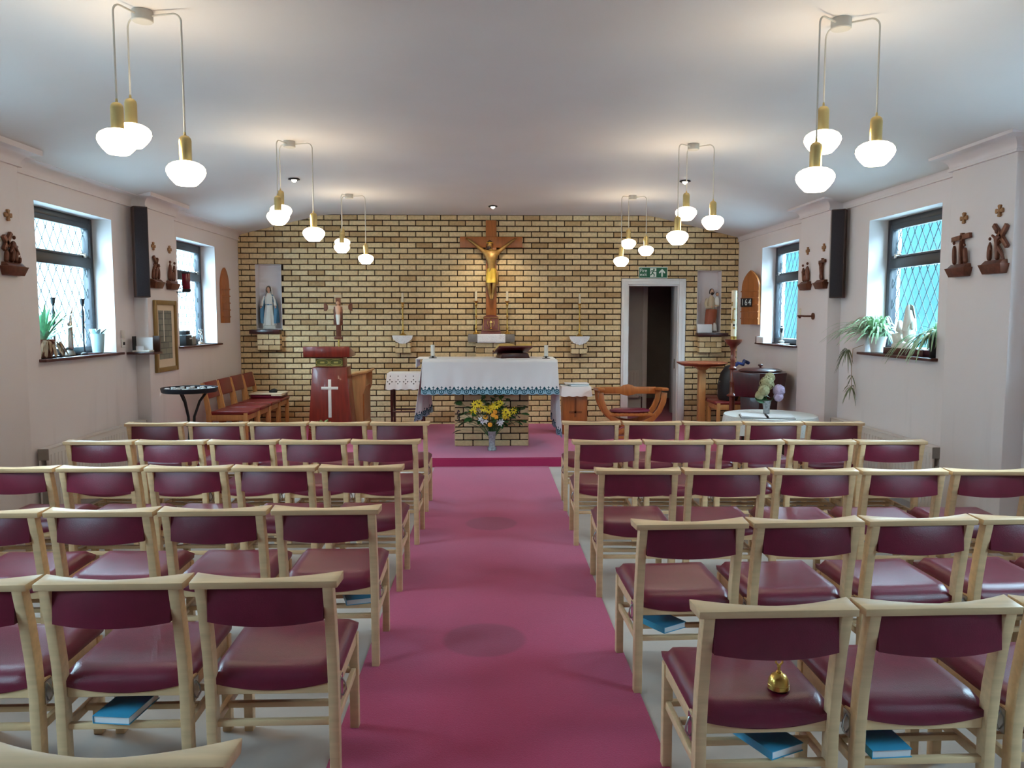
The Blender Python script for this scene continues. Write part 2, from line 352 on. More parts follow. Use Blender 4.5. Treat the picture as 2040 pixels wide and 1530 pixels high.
# ------------------------------------------------------------------ mesh helpers
class MB:
    def __init__(self): self.v = []; self.f = []; self.uv = None
    def add(self, verts, faces, mx=None):
        n = len(self.v)
        self.v += [tuple((mx @ Vector(p)) if mx else p) for p in verts]
        self.f += [tuple(i + n for i in f) for f in faces]
        return self
    def box(self, c, s, mx=None):
        x, y, z = c; a, b, d = s[0] / 2, s[1] / 2, s[2] / 2
        vs = [(x + i * a, y + j * b, z + k * d) for k in (-1, 1) for j in (-1, 1) for i in (-1, 1)]
        return self.add(vs, [(0, 2, 3, 1), (4, 5, 7, 6), (0, 1, 5, 4), (2, 6, 7, 3), (0, 4, 6, 2), (1, 3, 7, 5)], mx)
    def b2(self, p, q, mx=None):
        return self.box([(p[i] + q[i]) / 2 for i in range(3)], [abs(q[i] - p[i]) for i in range(3)], mx)
    def beam(self, p, q, wx, wy, side=(1, 0, 0)):
        """rectangular bar from p to q; wx measured along 'side'"""
        p, q = Vector(p), Vector(q); d = (q - p).normalized(); s = Vector(side)
        s = (s - d * s.dot(d)).normalized(); t = d.cross(s)
        vs = [b + s * (i * wx / 2) + t * (j * wy / 2) for b in (p, q) for (i, j) in ((-1, -1), (1, -1), (1, 1), (-1, 1))]
        return self.add([tuple(v) for v in vs], [(3, 2, 1, 0), (4, 5, 6, 7), (0, 1, 5, 4), (1, 2, 6, 5), (2, 3, 7, 6), (3, 0, 4, 7)])
    def prism(self, poly, depth, mx=None):
        """poly in local XZ, extruded along +Y by depth"""
        n = len(poly)
        vs = [(x, 0, z) for x, z in poly] + [(x, depth, z) for x, z in poly]
        fs = [tuple(range(n)), tuple(range(2 * n - 1, n - 1, -1))]
        fs += [(i, i + n, (i + 1) % n + n, (i + 1) % n) for i in range(n)]
        return self.add(vs, fs, mx)
    def lathe(self, prof, c=(0, 0, 0), seg=20, mx=None, sx=1, sy=1):
        vs = []; fs = []; n = len(prof)
        for (r, z) in prof:
            for k in range(seg):
                a = 2 * PI * k / seg
                vs.append((c[0] + r * sx * math.cos(a), c[1] + r * sy * math.sin(a), c[2] + z))
        for i in range(n - 1):
            for k in range(seg):
                k2 = (k + 1) % seg
                fs.append((i * seg + k, i * seg + k2, (i + 1) * seg + k2, (i + 1) * seg + k))
        fs.append(tuple(range(seg - 1, -1, -1))); fs.append(tuple((n - 1) * seg + k for k in range(seg)))
        return self.add(vs, fs, mx)
    def loft(self, rings, seg=20, fold=0, amp=0.0, phase=0.0, arc=(0, 2 * PI), mx=None):
        """rings: (z, cx, cy, rx, ry)"""
        full = abs(arc[1] - arc[0] - 2 * PI) < 1e-6
        m = seg if full else seg + 1
        vs = []; fs = []
        for i, (z, cx, cy, rx, ry) in enumerate(rings):
            t = 1 - i / max(1, len(rings) - 1)
            for k in range(m):
                a = arc[0] + (arc[1] - arc[0]) * k / seg
                g = 1 + amp * t * math.sin(fold * a + phase)
                vs.append((cx + rx * g * math.cos(a), cy + ry * g * math.sin(a), z))
        for i in range(len(rings) - 1):
            for k in range(seg):
                k2 = (k + 1) % m
                fs.append((i * m + k, i * m + k2, (i + 1) * m + k2, (i + 1) * m + k))
        if full:
            fs.append(tuple(range(m - 1, -1, -1))); fs.append(tuple((len(rings) - 1) * m + k for k in range(m)))
        return self.add(vs, fs, mx)
    def ball(self, c, r, seg=12, sx=1, sy=1, sz=1, mx=None):
        n = max(4, seg // 2)
        prof = [(max(1e-4, r * math.sin(PI * i / n)), -r * sz * math.cos(PI * i / n)) for i in range(n + 1)]
        return self.lathe(prof, c, seg, mx, sx, sy)
    def tube(self, pts, r, seg=8, mx=None, taper=None):
        pts = [Vector(p) for p in pts]; vs = []; fs = []
        up = Vector((0, 0, 1)); n = len(pts); ps = None
        for i, p in enumerate(pts):
            d = (pts[min(i + 1, n - 1)] - pts[max(i - 1, 0)]).normalized()
            if ps is None:
                s = d.cross(up)
                if s.length < 1e-3: s = d.cross(Vector((1, 0, 0)))
            else: s = ps - d * ps.dot(d)
            s.normalize(); ps = s; t = d.cross(s)
            rr = r * (taper[i] if taper else 1)
            vs += [tuple(p + (s * math.cos(2 * PI * k / seg) + t * math.sin(2 * PI * k / seg)) * rr) for k in range(seg)]
        for i in range(n - 1):
            for k in range(seg):
                k2 = (k + 1) % seg
                fs.append((i * seg + k, i * seg + k2, (i + 1) * seg + k2, (i + 1) * seg + k))
        fs.append(tuple(range(seg - 1, -1, -1))); fs.append(tuple((n - 1) * seg + k for k in range(seg)))
        return self.add(vs, fs, mx)
    def ribbon(self, pts, widths, side=None, mx=None, thick=0.0):
        pts = [Vector(p) for p in pts]; vs = []; fs = []; n = len(pts)
        for i, p in enumerate(pts):
            d = (pts[min(i + 1, n - 1)] - pts[max(i - 1, 0)]).normalized()
            s = Vector(side) if side else d.cross(Vector((0, 0, 1)))
            if s.length < 1e-3: s = Vector((1, 0, 0))
            s.normalize(); nn = s.cross(d).normalized()
            vs += [tuple(p + s * widths[i] / 2), tuple(p - nn * widths[i] * 0.12), tuple(p - s * widths[i] / 2)]
        for i in range(n - 1):
            for k in (0, 1): fs.append((i * 3 + k, i * 3 + k + 1, i * 3 + k + 4, i * 3 + k + 3))
        return self.add(vs, fs, mx)
    def sheet(self, fn, nu, nv):
        """fn(u, v) -> (point, uv), u and v in 0..1"""
        if self.uv is None: self.uv = []
        vs = []; fs = []
        for j in range(nv + 1):
            for i in range(nu + 1):
                p, q = fn(i / nu, j / nv); vs.append(p); self.uv.append(q)
        m = nu + 1
        for j in range(nv):
            for i in range(nu): fs.append((j * m + i, j * m + i + 1, (j + 1) * m + i + 1, (j + 1) * m + i))
        return self.add(vs, fs)
    def mesh(self, name, bevel=0.0, seg=2, smooth=35, fix=True):
        me = bpy.data.meshes.new(name); me.from_pydata(self.v, [], self.f)
        if bevel or fix:
            bm = bmesh.new(); bm.from_mesh(me)
            bmesh.ops.recalc_face_normals(bm, faces=bm.faces)
            if bevel:
                es = [e for e in bm.edges if len(e.link_faces) == 2 and e.calc_face_angle(0) > R(30)]
                bmesh.ops.bevel(bm, geom=es, offset=bevel, segments=seg, affect='EDGES', profile=0.5, clamp_overlap=True)
            bm.to_mesh(me); bm.free()
        if self.uv:
            lay = me.uv_layers.new(name='UVMap')
            for lp in me.loops: lay.data[lp.index].uv = self.uv[lp.vertex_index]
        if smooth:
            for p in me.polygons: p.use_smooth = True
            me.set_sharp_from_angle(angle=R(smooth))
        return me
    def obj(self, name, material, parent=None, **kw):
        me = self.mesh(name, **kw); me.materials.append(M[material] if isinstance(material, str) else material)
        return link(name, me, parent)

def link(name, data, parent=None, loc=None, rz=None):
    o = bpy.data.objects.new(name, data); COL.objects.link(o)
    if parent: o.parent = parent
    if loc: o.location = loc
    if rz is not None: o.rotation_euler = (0, 0, rz)
    return o

def thing(name, label, cat, loc=(0, 0, 0), rz=0, group=None):
    o = link(name, None, None, loc, rz); o.empty_display_size = 0.05
    return tag(o, label, cat, group)

def tag(o, label, cat, group=None):
    o['label'] = label; o['category'] = cat
    if group: o['group'] = group
    return o

def struct(o):
    o['kind'] = 'structure'; return o

def stuff(o):
    o['kind'] = 'stuff'; return o

def copy_tree(o, parent=None):
    c = o.copy(); COL.objects.link(c)
    if parent: c.parent = parent
    for ch in list(o.children): copy_tree(ch, c)
    return c

def rect_cells(x0, x1, z0, z1, holes):
    xs = sorted({x0, x1} | {v for h in holes for v in (h[0], h[1]) if x0 < v < x1})
    zs = sorted({z0, z1} | {v for h in holes for v in (h[2], h[3]) if z0 < v < z1})
    for i in range(len(xs) - 1):
        for j in range(len(zs) - 1):
            cx, cz = (xs[i] + xs[i + 1]) / 2, (zs[j] + zs[j + 1]) / 2
            if not any(h[0] < cx < h[1] and h[2] < cz < h[3] for h in holes):
                yield xs[i], xs[i + 1], zs[j], zs[j + 1]

def skin(name, verts, edges, radii, material, parent=None, sub=1):
    """one continuous figure grown from a skeleton"""
    me = bpy.data.meshes.new(name); me.from_pydata(verts, edges, [])
    o = link(name, me, parent); me.materials.append(M[material])
    md = o.modifiers.new('Skin', 'SKIN'); md.use_smooth_shade = True
    sv = me.skin_vertices[0].data
    for i, r in enumerate(radii):
        sv[i].radius = (r, r) if isinstance(r, (int, float)) else r
    sv[0].use_root = True
    if sub:
        s = o.modifiers.new('Subdivision', 'SUBSURF'); s.levels = sub; s.render_levels = sub
    return o

def text_mesh(body, size, extrude=0.0008, align='CENTER'):
    cu = bpy.data.curves.new('lettering', 'FONT'); cu.body = body; cu.size = size; cu.extrude = extrude
    cu.align_x = align; cu.align_y = 'CENTER'; cu.space_line = 0.8
    o = bpy.data.objects.new('lettering', cu); COL.objects.link(o)
    dg = bpy.context.evaluated_depsgraph_get()
    me = bpy.data.meshes.new_from_object(o.evaluated_get(dg))
    bpy.data.objects.remove(o); bpy.data.curves.remove(cu)
    return me

# ================================================================== the room shell
WT = 0.30
def side_wall(name, side, wins):
    X = XL if side < 0 else XR
    mb = MB()
    holes = [(a, b, ZW0, ZW1) for a, b in wins]
    for y0, y1, z0, z1 in rect_cells(YF - 0.2, YB + 0.2, -0.1, 3.05, holes):
        mb.b2((X, y0, z0), (X + side * WT, y1, z1))
    o = struct(mb.obj(name, 'plaster', smooth=0, fix=False))
    for (a, b) in PIERS:
        MB().b2((X + side * 0.01, a, 0), (X - side * PD, b, 2.80)).obj('pier', 'plaster', o, bevel=0.008)
    return o
wall_left = side_wall('wall_left', -1, WIN_L)
wall_right = side_wall('wall_right', 1, WIN_R)
wall_rear = struct(MB().b2((XL - WT, YF - 0.2, -0.1), (XR + WT, YF, 3.2)).obj('wall_rear', 'plaster', smooth=0))

def cornice(name, side):
    X = XL if side < 0 else XR
    pts = [(0, YF)]
    for a, b in PIERS: pts += [(0, a), (PD, a), (PD, b), (0, b)]
    pts.append((0, YB - 0.003))
    prof = [(0.0, 2.588), (0.022, 2.588), (0.024, 2.604), (0.014, 2.608)]
    for k in range(8):
        t = k / 7 * PI / 2
        prof.append((0.100 - 0.085 * math.cos(t), 2.612 + 0.068 * math.sin(t)))
    prof += [(0.112, 2.682), (0.114, 2.695), (0.114, 2.745), (0.0, 2.745)]
    n = len(prof); vs = []; fs = []
    for i, p in enumerate(pts):
        nx = ny = 0
        dirs = []
        for (q0, q1) in ((i - 1, i), (i, i + 1)):
            if q0 < 0 or q1 >= len(pts): continue
            dx, dy = pts[q1][0] - pts[q0][0], pts[q1][1] - pts[q0][1]; L = math.hypot(dx, dy); d = (dx / L, dy / L)
            if d not in dirs: dirs.append(d); nx += d[1]; ny += -d[0]
        for (d, z) in prof:
            vs.append((X - side * (p[0] + nx * d), p[1] + ny * d, z))
    for i in range(len(pts) - 1):
        for k in range(n):
            k2 = (k + 1) % n
            fs.append((i * n + k, i * n + k2, (i + 1) * n + k2, (i + 1) * n + k))
    fs.append(tuple(range(n))); fs.append(tuple((len(pts) - 1) * n + k for k in range(n)))
    return struct(MB().add(vs, fs).obj(name, 'cornice', smooth=30))
cornice('trim_1', -1); cornice('trim_2', 1)

# ceiling: flat middle, sloping sides, softened folds
prof = []
for s in (-1, 1):
    row = [(3.72, ceil_z(3.72)), (2.34, ceil_z(2.34))]
    for t in range(1, 8):
        u = t / 8; a = (1 - u) ** 2; b = 2 * u * (1 - u); c = u * u
        row.append((2.34 * a + 2.2 * b + 2.06 * c, ceil_z(2.34) * a + 2.938 * b + 2.938 * c))
    row.append((2.06, 2.938))
    row = [(s * x, z) for x, z in row]
    prof += row if s < 0 else row[::-1]
n = len(prof); vs = []; fs = []
for y in (YF - 0.2, YB + 0.01):
    vs += [(x, y, z) for x, z in prof] + [(x, y, z + 0.15) for x, z in prof]
for i in range(n - 1):
    fs += [(i, i + 1, 2 * n + i + 1, 2 * n + i), (n + i, n + i + 1, 3 * n + i + 1, 3 * n + i), (i, i + 1, n + i + 1, n + i), (2 * n + i, 2 * n + i + 1, 3 * n + i + 1, 3 * n + i)]
fs += [(0, n, 3 * n, 2 * n), (n - 1, 2 * n - 1, 4 * n - 1, 3 * n - 1)]
ceiling = struct(MB().add(vs, fs).obj('ceiling', 'ceiling', smooth=30))
# roof slab keeps daylight out above the ceiling
struct(MB().b2((XL - WT, YF - 0.2, 3.1), (XR + WT, YB + 3.6, 3.2)).obj('roof', 'ceiling', smooth=0))

floor = struct(MB().b2((XL - 0.05, YF - 0.1, -0.1), (XR + 0.05, 8.25, 0)).obj('floor', 'vinylfloor', smooth=0))
AX0, AX1 = -0.564, 0.625
aisle = struct(MB().b2((AX0, YF, 0), (AX1, 8.2, 0.006)).obj('floor_aisle_carpet', 'carpet', smooth=0))
plat = struct(MB().b2((XL - 0.05, 8.205, -0.1), (XR + 0.05, YB + 0.02, ZS)).obj('floor_platform', 'carpet2', smooth=0))
MB().b2((XL, 8.199, 0), (XR, 8.206, ZS - 0.012)).obj('riser', 'carpet2', plat, smooth=0)

# ------------------------------------------------------------------ end wall of brick
NL = (-3.137, -2.790, 1.400, 2.2716)      # niches x0 x1 z0 z1 (top on a course line)
NR = (2.867, 3.197, 1.350, 2.1975)
DO = (1.905, 2.618, -0.2, 2.012)          # doorway
wall_back = MB()
for x0, x1, z0, z1 in rect_cells(XL - 0.02, XR + 0.02, -0.1, 3.0, [NL, NR, DO]):
    wall_back.b2((x0, YB + 0.018, z0), (x1, YB + 0.20, z1))
wall_back = struct(wall_back.obj('wall_back', 'mortar', smooth=0, fix=False))
for (h, nm) in ((NL, 'niche'), (NR, 'niche')):
    mb = MB(); x0, x1, z0, z1 = h; d = 0.155
    t = 0.006
    mb.b2((x0, YB + d, z0), (x1, YB + d + t, z1))
    mb.b2((x0, YB + 0.002, z0), (x0 + t, YB + d, z1)); mb.b2((x1 - t, YB + 0.002, z0), (x1, YB + d, z1))
    mb.b2((x0, YB + 0.002, z1 - t), (x1, YB + d, z1)); mb.b2((x0, YB + 0.002, z0), (x1, YB + d, z0 + t))
    mb.obj('niche_lining', 'plaster', wall_back, smooth=0, fix=False)

_bc = {}
def brick_mesh(L, H, D=0.03, cham=0.005):
    key = (round(L, 3), round(H, 3), round(D, 3))
    if key in _bc: return _bc[key]
    a, h = L / 2, H / 2
    def ring(y, i): return [(-a + i, y, -h + i), (a - i, y, -h + i), (a - i, y, h - i), (-a + i, y, h - i)]
    vs = ring(D, 0) + ring(cham, 0) + ring(0, cham)
    fs = []
    for r in (0, 4):
        for k in range(4): fs.append((r + k, r + (k + 1) % 4, r + 4 + (k + 1) % 4, r + 4 + k))
    fs.append((8, 9, 10, 11))
    me = MB().add(vs, fs).mesh('brick', smooth=0)
    _bc[key] = me
    return me

holes = [NL, NR, (DO[0] - 0.086, DO[1] + 0.088, -0.2, DO[3] + 0.078)]
bricks = []
nrow = int((BZ0 - ZS) / BH) + 2
for r_ in range(-1, nrow):
    zt = BZ0 - r_ * BH; zb = zt - BH
    zb_, zt_ = max(zb, ZS - 0.02) + 0.0065, zt - 0.0065
    if zt_ - zb_ < 0.015: continue
    k0 = int((XL - BX0) / BW) - 2
    for k in range(k0, k0 + 36):
        x0 = BX0 + (k - 0.5 * (r_ % 2)) * BW + 0.006; x1 = x0 + BW - 0.012
        x0, x1 = max(x0, XL), min(x1, XR)
        parts = [(x0, x1)]
        for h in holes:
            if zb_ < h[3] - 0.02 and zt_ > h[2] + 0.02:
                nxt = []
                for (p, q) in parts:
                    if q <= h[0] or p >= h[1]: nxt.append((p, q)); continue
                    if zt_ - h[3] > 0.012:        # cut brick lying over the head of the opening
                        bricks.append((max(p, h[0]), min(q, h[1]), h[3] + 0.003, zt_))
                    if p < h[0]: nxt.append((p, h[0] - 0.002))
                    if q > h[1]: nxt.append((h[1] + 0.002, q))
                parts = nxt
        for (p, q) in parts:
            if q - p < 0.02: continue
            cz = ceil_z(min(abs(p), abs(q)) if p * q > 0 else 0)
            if zb_ > cz - 0.004: continue
            bricks.append((p, q, zb_, min(zt_, 2.936)))
full = [b for b in bricks if abs(b[1] - b[0] - (BW - 0.012)) < 1e-4 and abs(b[3] - b[2] - (BH - 0.013)) < 1e-3]
full.sort(key=lambda b: ((b[0] + b[1]) / 2 - 0.05) ** 2 * 0.35 + ((b[2] + b[3]) / 2 - 1.9) ** 2)
single = set(full[:300])
bme = brick_mesh(BW - 0.012, BH - 0.013); bme.materials.append(M['brick'])
rest = MB()
for b in bricks:
    y = YB + random.uniform(-0.0025, 0.0025)
    c = ((b[0] + b[1]) / 2, y, (b[2] + b[3]) / 2)
    if b in single:
        link('brick', bme, wall_back, c)
    else:
        me = brick_mesh(b[1] - b[0], b[3] - b[2])
        rest.add([tuple(v.co) for v in me.vertices], [tuple(p.vertices) for p in me.polygons], Matrix.Translation(c))
stuff(rest.obj('outer_bricks', 'brick', wall_back, smooth=0, fix=False))

def corbel(name, x0, x1, zt, courses, proj, nper, label, top=None):
    """little brick bracket under a shelf; each brick its own part"""
    t = thing(name, label, 'bracket', (0, 0, 0))
    MB().b2((x0 + 0.006, YB - proj + 0.008, zt - courses * BH), (x1 - 0.006, YB + 0.004, zt)).obj('mortar_core', 'mortar', t, smooth=0)
    for c in range(courses):
        z1 = zt - c * BH - 0.004; z0 = z1 - BH + 0.009
        wd = (x1 - x0) / nper; off = (c % 2) * wd / 2
        xs = [x0] + [x0 + off + i * wd for i in range(nper + 1) if x0 + 0.02 < x0 + off + i * wd < x1 - 0.02] + [x1]
        for i in range(len(xs) - 1):
            a, b = xs[i] + 0.004, xs[i + 1] - 0.004
            me = MB().b2((a, YB - proj, z0), (b, YB + 0.004, z1)).mesh('brick', bevel=0.004, seg=1, smooth=0)
            me.materials.append(M['brick3']); link('brick', me, t)
    if top: top(t)
    return t

def slab(x0, x1, z0, z1, proj, material):
    def f(t): MB().b2((x0, YB - proj, z0), (x1, YB + 0.01, z1)).obj('shelf_slab', material, t, bevel=0.004)
    return f
corbel('niche_bracket', NL[0] + 0.03, NL[1] - 0.005, 1.340, 3, 0.10, 2, 'brick bracket with dark slab below the blue robed statue', slab(-3.20, -2.80, 1.342, 1.398, 0.13, 'mahog2'))
corbel('niche_bracket', NR[0] + 0.01, NR[1] - 0.005, 1.300, 3, 0.10, 2, 'brick bracket with dark slab below the brown robed statue', slab(2.850, 3.270, 1.302, 1.348, 0.13, 'mahog2'))
corbel('candle_bracket', -1.259, -1.046, 1.300, 3, 0.12, 2, 'small brick bracket under lace, between lectern and altar', slab(-1.27, -1.03, 1.302, 1.315, 0.14, 'stone'))
corbel('candle_bracket', 1.123, 1.343, 1.285, 3, 0.12, 2, 'small brick bracket under lace, between tabernacle and doorway', slab(1.115, 1.355, 1.287, 1.300, 0.14, 'stone'))
corbel('tabernacle_bracket', -0.175, 0.30, 1.225, 4, 0.12, 2, 'wide brick bracket with grey stone shelf below the crucifix', slab(-0.275, 0.355, 1.228, 1.335, 0.17, 'stone'))

# ------------------------------------------------------------------ doorway and passage
d1 = struct(link('door_1', None)); d1.empty_display_size = 0.05
DX0, DX1, DZ = DO[0], DO[1], DO[3]
def archi(x0, x1, z0, z1): return MB().b2((x0, YB - 0.018, z0), (x1, YB + 0.012, z1))
for (nm, b) in (('architrave', (DX0 - 0.084, DX0 + 0.004, ZS, DZ + 0.076)), ('architrave', (DX1 - 0.004, DX1 + 0.086, ZS, DZ + 0.076)), ('architrave', (DX0 + 0.005, DX1 - 0.005, DZ - 0.004, DZ + 0.076))):
    a = archi(*b).obj(nm, 'white', d1, bevel=0.005)
for b in ((DX0 - 0.06, DX0 - 0.035, ZS, DZ + 0.035), (DX1 + 0.037, DX1 + 0.062, ZS, DZ + 0.035), (DX0 - 0.03, DX1 + 0.03, DZ + 0.035, DZ + 0.055)):
    MB().b2((b[0], YB - 0.026, b[2]), (b[1], YB - 0.017, b[3])).obj('architrave_bead', 'white', d1, bevel=0.003)
for b in ((DX0, DX0 + 0.022, ZS, DZ), (DX1 - 0.022, DX1, ZS, DZ), (DX0 + 0.022, DX1 - 0.022, DZ - 0.022, DZ)):
    MB().b2((b[0], YB + 0.012, b[2]), (b[1], YB + 0.21, b[3])).obj('jamb_lining', 'white', d1, smooth=0)
MB().b2((DX1 - 0.034, YB + 0.09, 0.85), (DX1 - 0.021, YB + 0.12, 0.98)).obj('strike_plate', 'greyplate', d1)
# passage behind
YP = 12.05
IX0, IX1, IZ = 2.42, 2.80, 2.03       # inner doorway
pw = MB()
for x0, x1, z0, z1 in rect_cells(1.3, 3.6, 0, 2.6, [(IX0, IX1, -1, IZ)]):
    pw.b2((x0, YP, z0), (x1, YP + 0.1, z1))
pw.b2((1.2, YB + 0.2, 0), (1.3, YP + 0.1, 2.6))
pw.b2((3.6, YB + 0.2, 0), (3.7, YP + 0.1, 2.6))
pw.b2((1.2, YB + 0.2, 2.5), (3.7, YP + 0.1, 2.6))
passage = struct(pw.obj('wall_passage', 'corr', smooth=0, fix=False))
for b in ((IX0 - 0.07, IX0, ZS, IZ + 0.07), (IX1, IX1 + 0.07, ZS, IZ + 0.07), (IX0, IX1, IZ, IZ + 0.07)):
    MB().b2((b[0], YP - 0.02, b[2]), (b[1], YP + 0.01, b[3])).obj('inner_door_frame', 'white', passage, bevel=0.004)
struct(MB().b2((1.3, YB + 0.02, -0.1), (3.6, 14.4, ZS)).obj('floor_passage', 'carpet2', smooth=0))
dr = MB()
dr.b2((1.8, 14.3, 0), (3.5, 14.4, 2.6)).b2((1.8, YP + 0.1, 0), (1.9, 14.3, 2.6)).b2((3.4, YP + 0.1, 0), (3.5, 14.3, 2.6)).b2((1.8, YP + 0.1, 2.5), (3.5, 14.3, 2.6))
struct(dr.obj('wall_store_room', 'corr', smooth=0, fix=False))
t = thing('panel_radiator', 'white panel radiator in the passage beyond the doorway', 'radiator', (2.08, YP - 0.05, 0.55))
MB().box((0, 0, 0), (0.42, 0.045, 0.42)).obj('panel', 'radiator', t, bevel=0.01)
for i in range(9): MB().box((-0.18 + i * 0.045, -0.026, 0), (0.018, 0.012, 0.36)).obj('rib', 'radiator', t, bevel=0.004, seg=1)
MB().tube([(0.2, 0, -0.2), (0.26, 0, -0.2), (0.26, 0, -0.44)], 0.01).obj('pipe', 'steel', t)
t = thing('coat_hook', 'small dark coat hook on the passage wall', 'hook', (2.06, YP - 0.002, 1.62))
MB().box((0, -0.005, 0), (0.03, 0.01, 0.07)).obj('plate', 'blackm', t, bevel=0.003)
MB().tube([(0, -0.01, 0.02), (0, -0.05, 0.01), (0, -0.06, 0.04)], 0.006).obj('peg', 'blackm', t)

# ------------------------------------------------------------------ windows
def clip_poly(poly, x0, x1, z0, z1):
    for ax, lim, sg in ((0, x0, 1), (0, x1, -1), (1, z0, 1), (1, z1, -1)):
        out = []
        for i in range(len(poly)):
            a, b = poly[i], poly[(i + 1) % len(poly)]
            da, db = (a[ax] - lim) * sg, (b[ax] - lim) * sg
            if da >= 0: out.append(a)
            if da * db < 0:
                t = da / (da - db); out.append((a[0] + (b[0] - a[0]) * t, a[1] + (b[1] - a[1]) * t))
        poly = out
        if len(poly) < 3: return []
    return poly

def window(num, side, a, b, leaded=True):
    X = XL if side < 0 else XR
    wroot = struct(link('window_%d' % num, None, None, (X + side * 0.17, a, ZW0))); wroot.empty_display_size = 0.05
    W, Hh = b - a, ZW1 - ZW0
    if side < 0: mx = Matrix(((0, -1, 0, 0), (1, 0, 0, 0), (0, 0, 1, 0), (0, 0, 0, 1)))     # local x -> +Y, local +y -> outwards -X
    else: mx = Matrix(((0, 1, 0, 0), (1, 0, 0, 0), (0, 0, 1, 0), (0, 0, 0, 1)))
    def part(nm, mb, m, **k):
        o = mb.obj(nm, m, wroot, **k); return o
    fw = 0.06
    TZ0, TZ1 = 0.745, 0.835             # transom
    part('window_frame', MB().b2((0, 0, 0), (fw, 0.07, Hh), mx), 'frame', bevel=0.006)
    part('window_frame', MB().b2((W - fw, 0, 0), (W, 0.07, Hh), mx), 'frame', bevel=0.006)
    part('window_frame', MB().b2((fw, 0, 0), (W - fw, 0.07, fw), mx), 'frame', bevel=0.006)
    part('window_frame', MB().b2((fw, 0, Hh - 0.05), (W - fw, 0.07, Hh), mx), 'frame', bevel=0.006)
    part('transom', MB().b2((fw, -0.006, TZ0), (W - fw, 0.07, TZ1), mx), 'frame', bevel=0.006)
    sash = MB(); s = 0.045
    for q in (((fw, TZ1), (fw + s, Hh - 0.05)), ((W - fw - s, TZ1), (W - fw, Hh - 0.05)), ((fw + s, Hh - 0.05 - s), (W - fw - s, Hh - 0.05)), ((fw + s, TZ1), (W - fw - s, TZ1 + 0.02))):
        sash.b2((q[0][0], -0.012, q[0][1]), (q[1][0], 0.04, q[1][1]), mx)
    part('sash', sash, 'frame', bevel=0.004)
    panes = [(fw, W - fw, fw, TZ0), (fw + s, W - fw - s, TZ1 + 0.02, Hh - 0.05 - s)]
    hx = W - fw - 0.14
    hd = MB().b2((hx - 0.02, -0.03, TZ1 - 0.005), (hx + 0.02, -0.01, TZ1 + 0.035), mx)
    hd.beam(tuple(mx @ Vector((hx - 0.11, -0.035, TZ1 + 0.022))), tuple(mx @ Vector((hx, -0.035, TZ1 + 0.03))), 0.012, 0.012, (0, 0, 1))
    part('catch', hd, 'steel', bevel=0.003)
    dw, dh = 0.118, 0.186
    yg = 0.035
    for (x0, x1, z0, z1) in panes:
        if not leaded:
            part('pane', MB().add([tuple(mx @ Vector(p)) for p in ((x0, yg, z0), (x1, yg, z0), (x1, yg, z1), (x0, yg, z1))], [(0, 1, 2, 3)]), 'glass', smooth=0, fix=False)
            continue
        cames = MB(); shared = None
        nx, nz = int((x1 - x0) / dw) + 2, int((z1 - z0) / dh) + 2
        for i in range(-1, 2 * nx):
            for j in range(-1, 2 * nz):
                if (i + j) % 2: continue
                cx, cz = x0 + i * dw / 2, z0 + j * dh / 2
                dia = [(cx, cz - dh / 2), (cx + dw / 2, cz), (cx, cz + dh / 2), (cx - dw / 2, cz)]
                p = clip_poly(dia, x0, x1, z0, z1)
                if len(p) < 3: continue
                ar = abs(sum(p[k][0] * p[(k + 1) % len(p)][1] - p[(k + 1) % len(p)][0] * p[k][1] for k in range(len(p)))) / 2
                if ar < 2e-5: continue
                if ar > dw * dh / 2 * 0.999:
                    if shared is None:
                        shared = bpy.data.meshes.new('pane')
                        shared.from_pydata([tuple(mx @ Vector((q[0] - cx, yg, q[1] - cz))) for q in dia], [], [(0, 1, 2, 3)]); shared.materials.append(M['glass'])
                    link('pane', shared, wroot, tuple(mx @ Vector((cx, 0, cz))))
                else:
                    me = bpy.data.meshes.new('pane'); me.from_pydata([tuple(mx @ Vector((q[0], yg, q[1]))) for q in p], [], [tuple(range(len(p)))])
                    me.materials.append(M['glass']); link('pane', me, wroot)
        # lead strips on both slopes
        sl = dh / dw
        for sg in (1, -1):
            for k in range(-4 * (nx + nz), 4 * (nx + nz)):
                c0 = z0 + (k + 0.5) * dh            # line z = c0 + sg*sl*(x-x0)
                pts = []
                for (xx) in (x0, x1):
                    zz = c0 + sg * sl * (xx - x0)
                    if z0 <= zz <= z1: pts.append((xx, zz))
                for zz in (z0, z1):
                    xx = x0 + (zz - c0) / (sg * sl)
                    if x0 < xx < x1: pts.append((xx, zz))
                if len(pts) == 2 and math.hypot(pts[0][0] - pts[1][0], pts[0][1] - pts[1][1]) > 0.01:
                    cames.beam(tuple(mx @ Vector((pts[0][0], yg, pts[0][1]))), tuple(mx @ Vector((pts[1][0], yg, pts[1][1]))), 0.0048, 0.0055, (1, 0, 0))
        part('lead_lattice', cames, 'lead', smooth=0)
    # dark timber sill board
    part('window_sill', MB().b2((-0.03, -0.225, -0.022), (W + 0.05, 0.0, 0.0), mx), 'sillwood', bevel=0.005)
    return wroot
num = 1
for side, wins in ((-1, WIN_L), (1, WIN_R)):
    for i, (a, b) in enumerate(wins):
        window(num, side, a, b, i < 2); num += 1

# outdoors: paving, and two walls added to control the window light
struct(MB().b2((-40, -30, -0.4), (40, 45, -0.3)).obj('ground', 'paving', smooth=0))
struct(MB().b2((9.0, -6, -0.3), (9.3, 34, 4.3)).obj('wall_added_view', 'render', smooth=0))  # added backdrop wall, gives the door-side windows a teal view
struct(MB().b2((-9.3, -6, -0.3), (-9.0, 34, 4.3)).obj('wall_added_block', 'paving', smooth=0))  # added wall, blocks low sky so the door-side wall is less bright

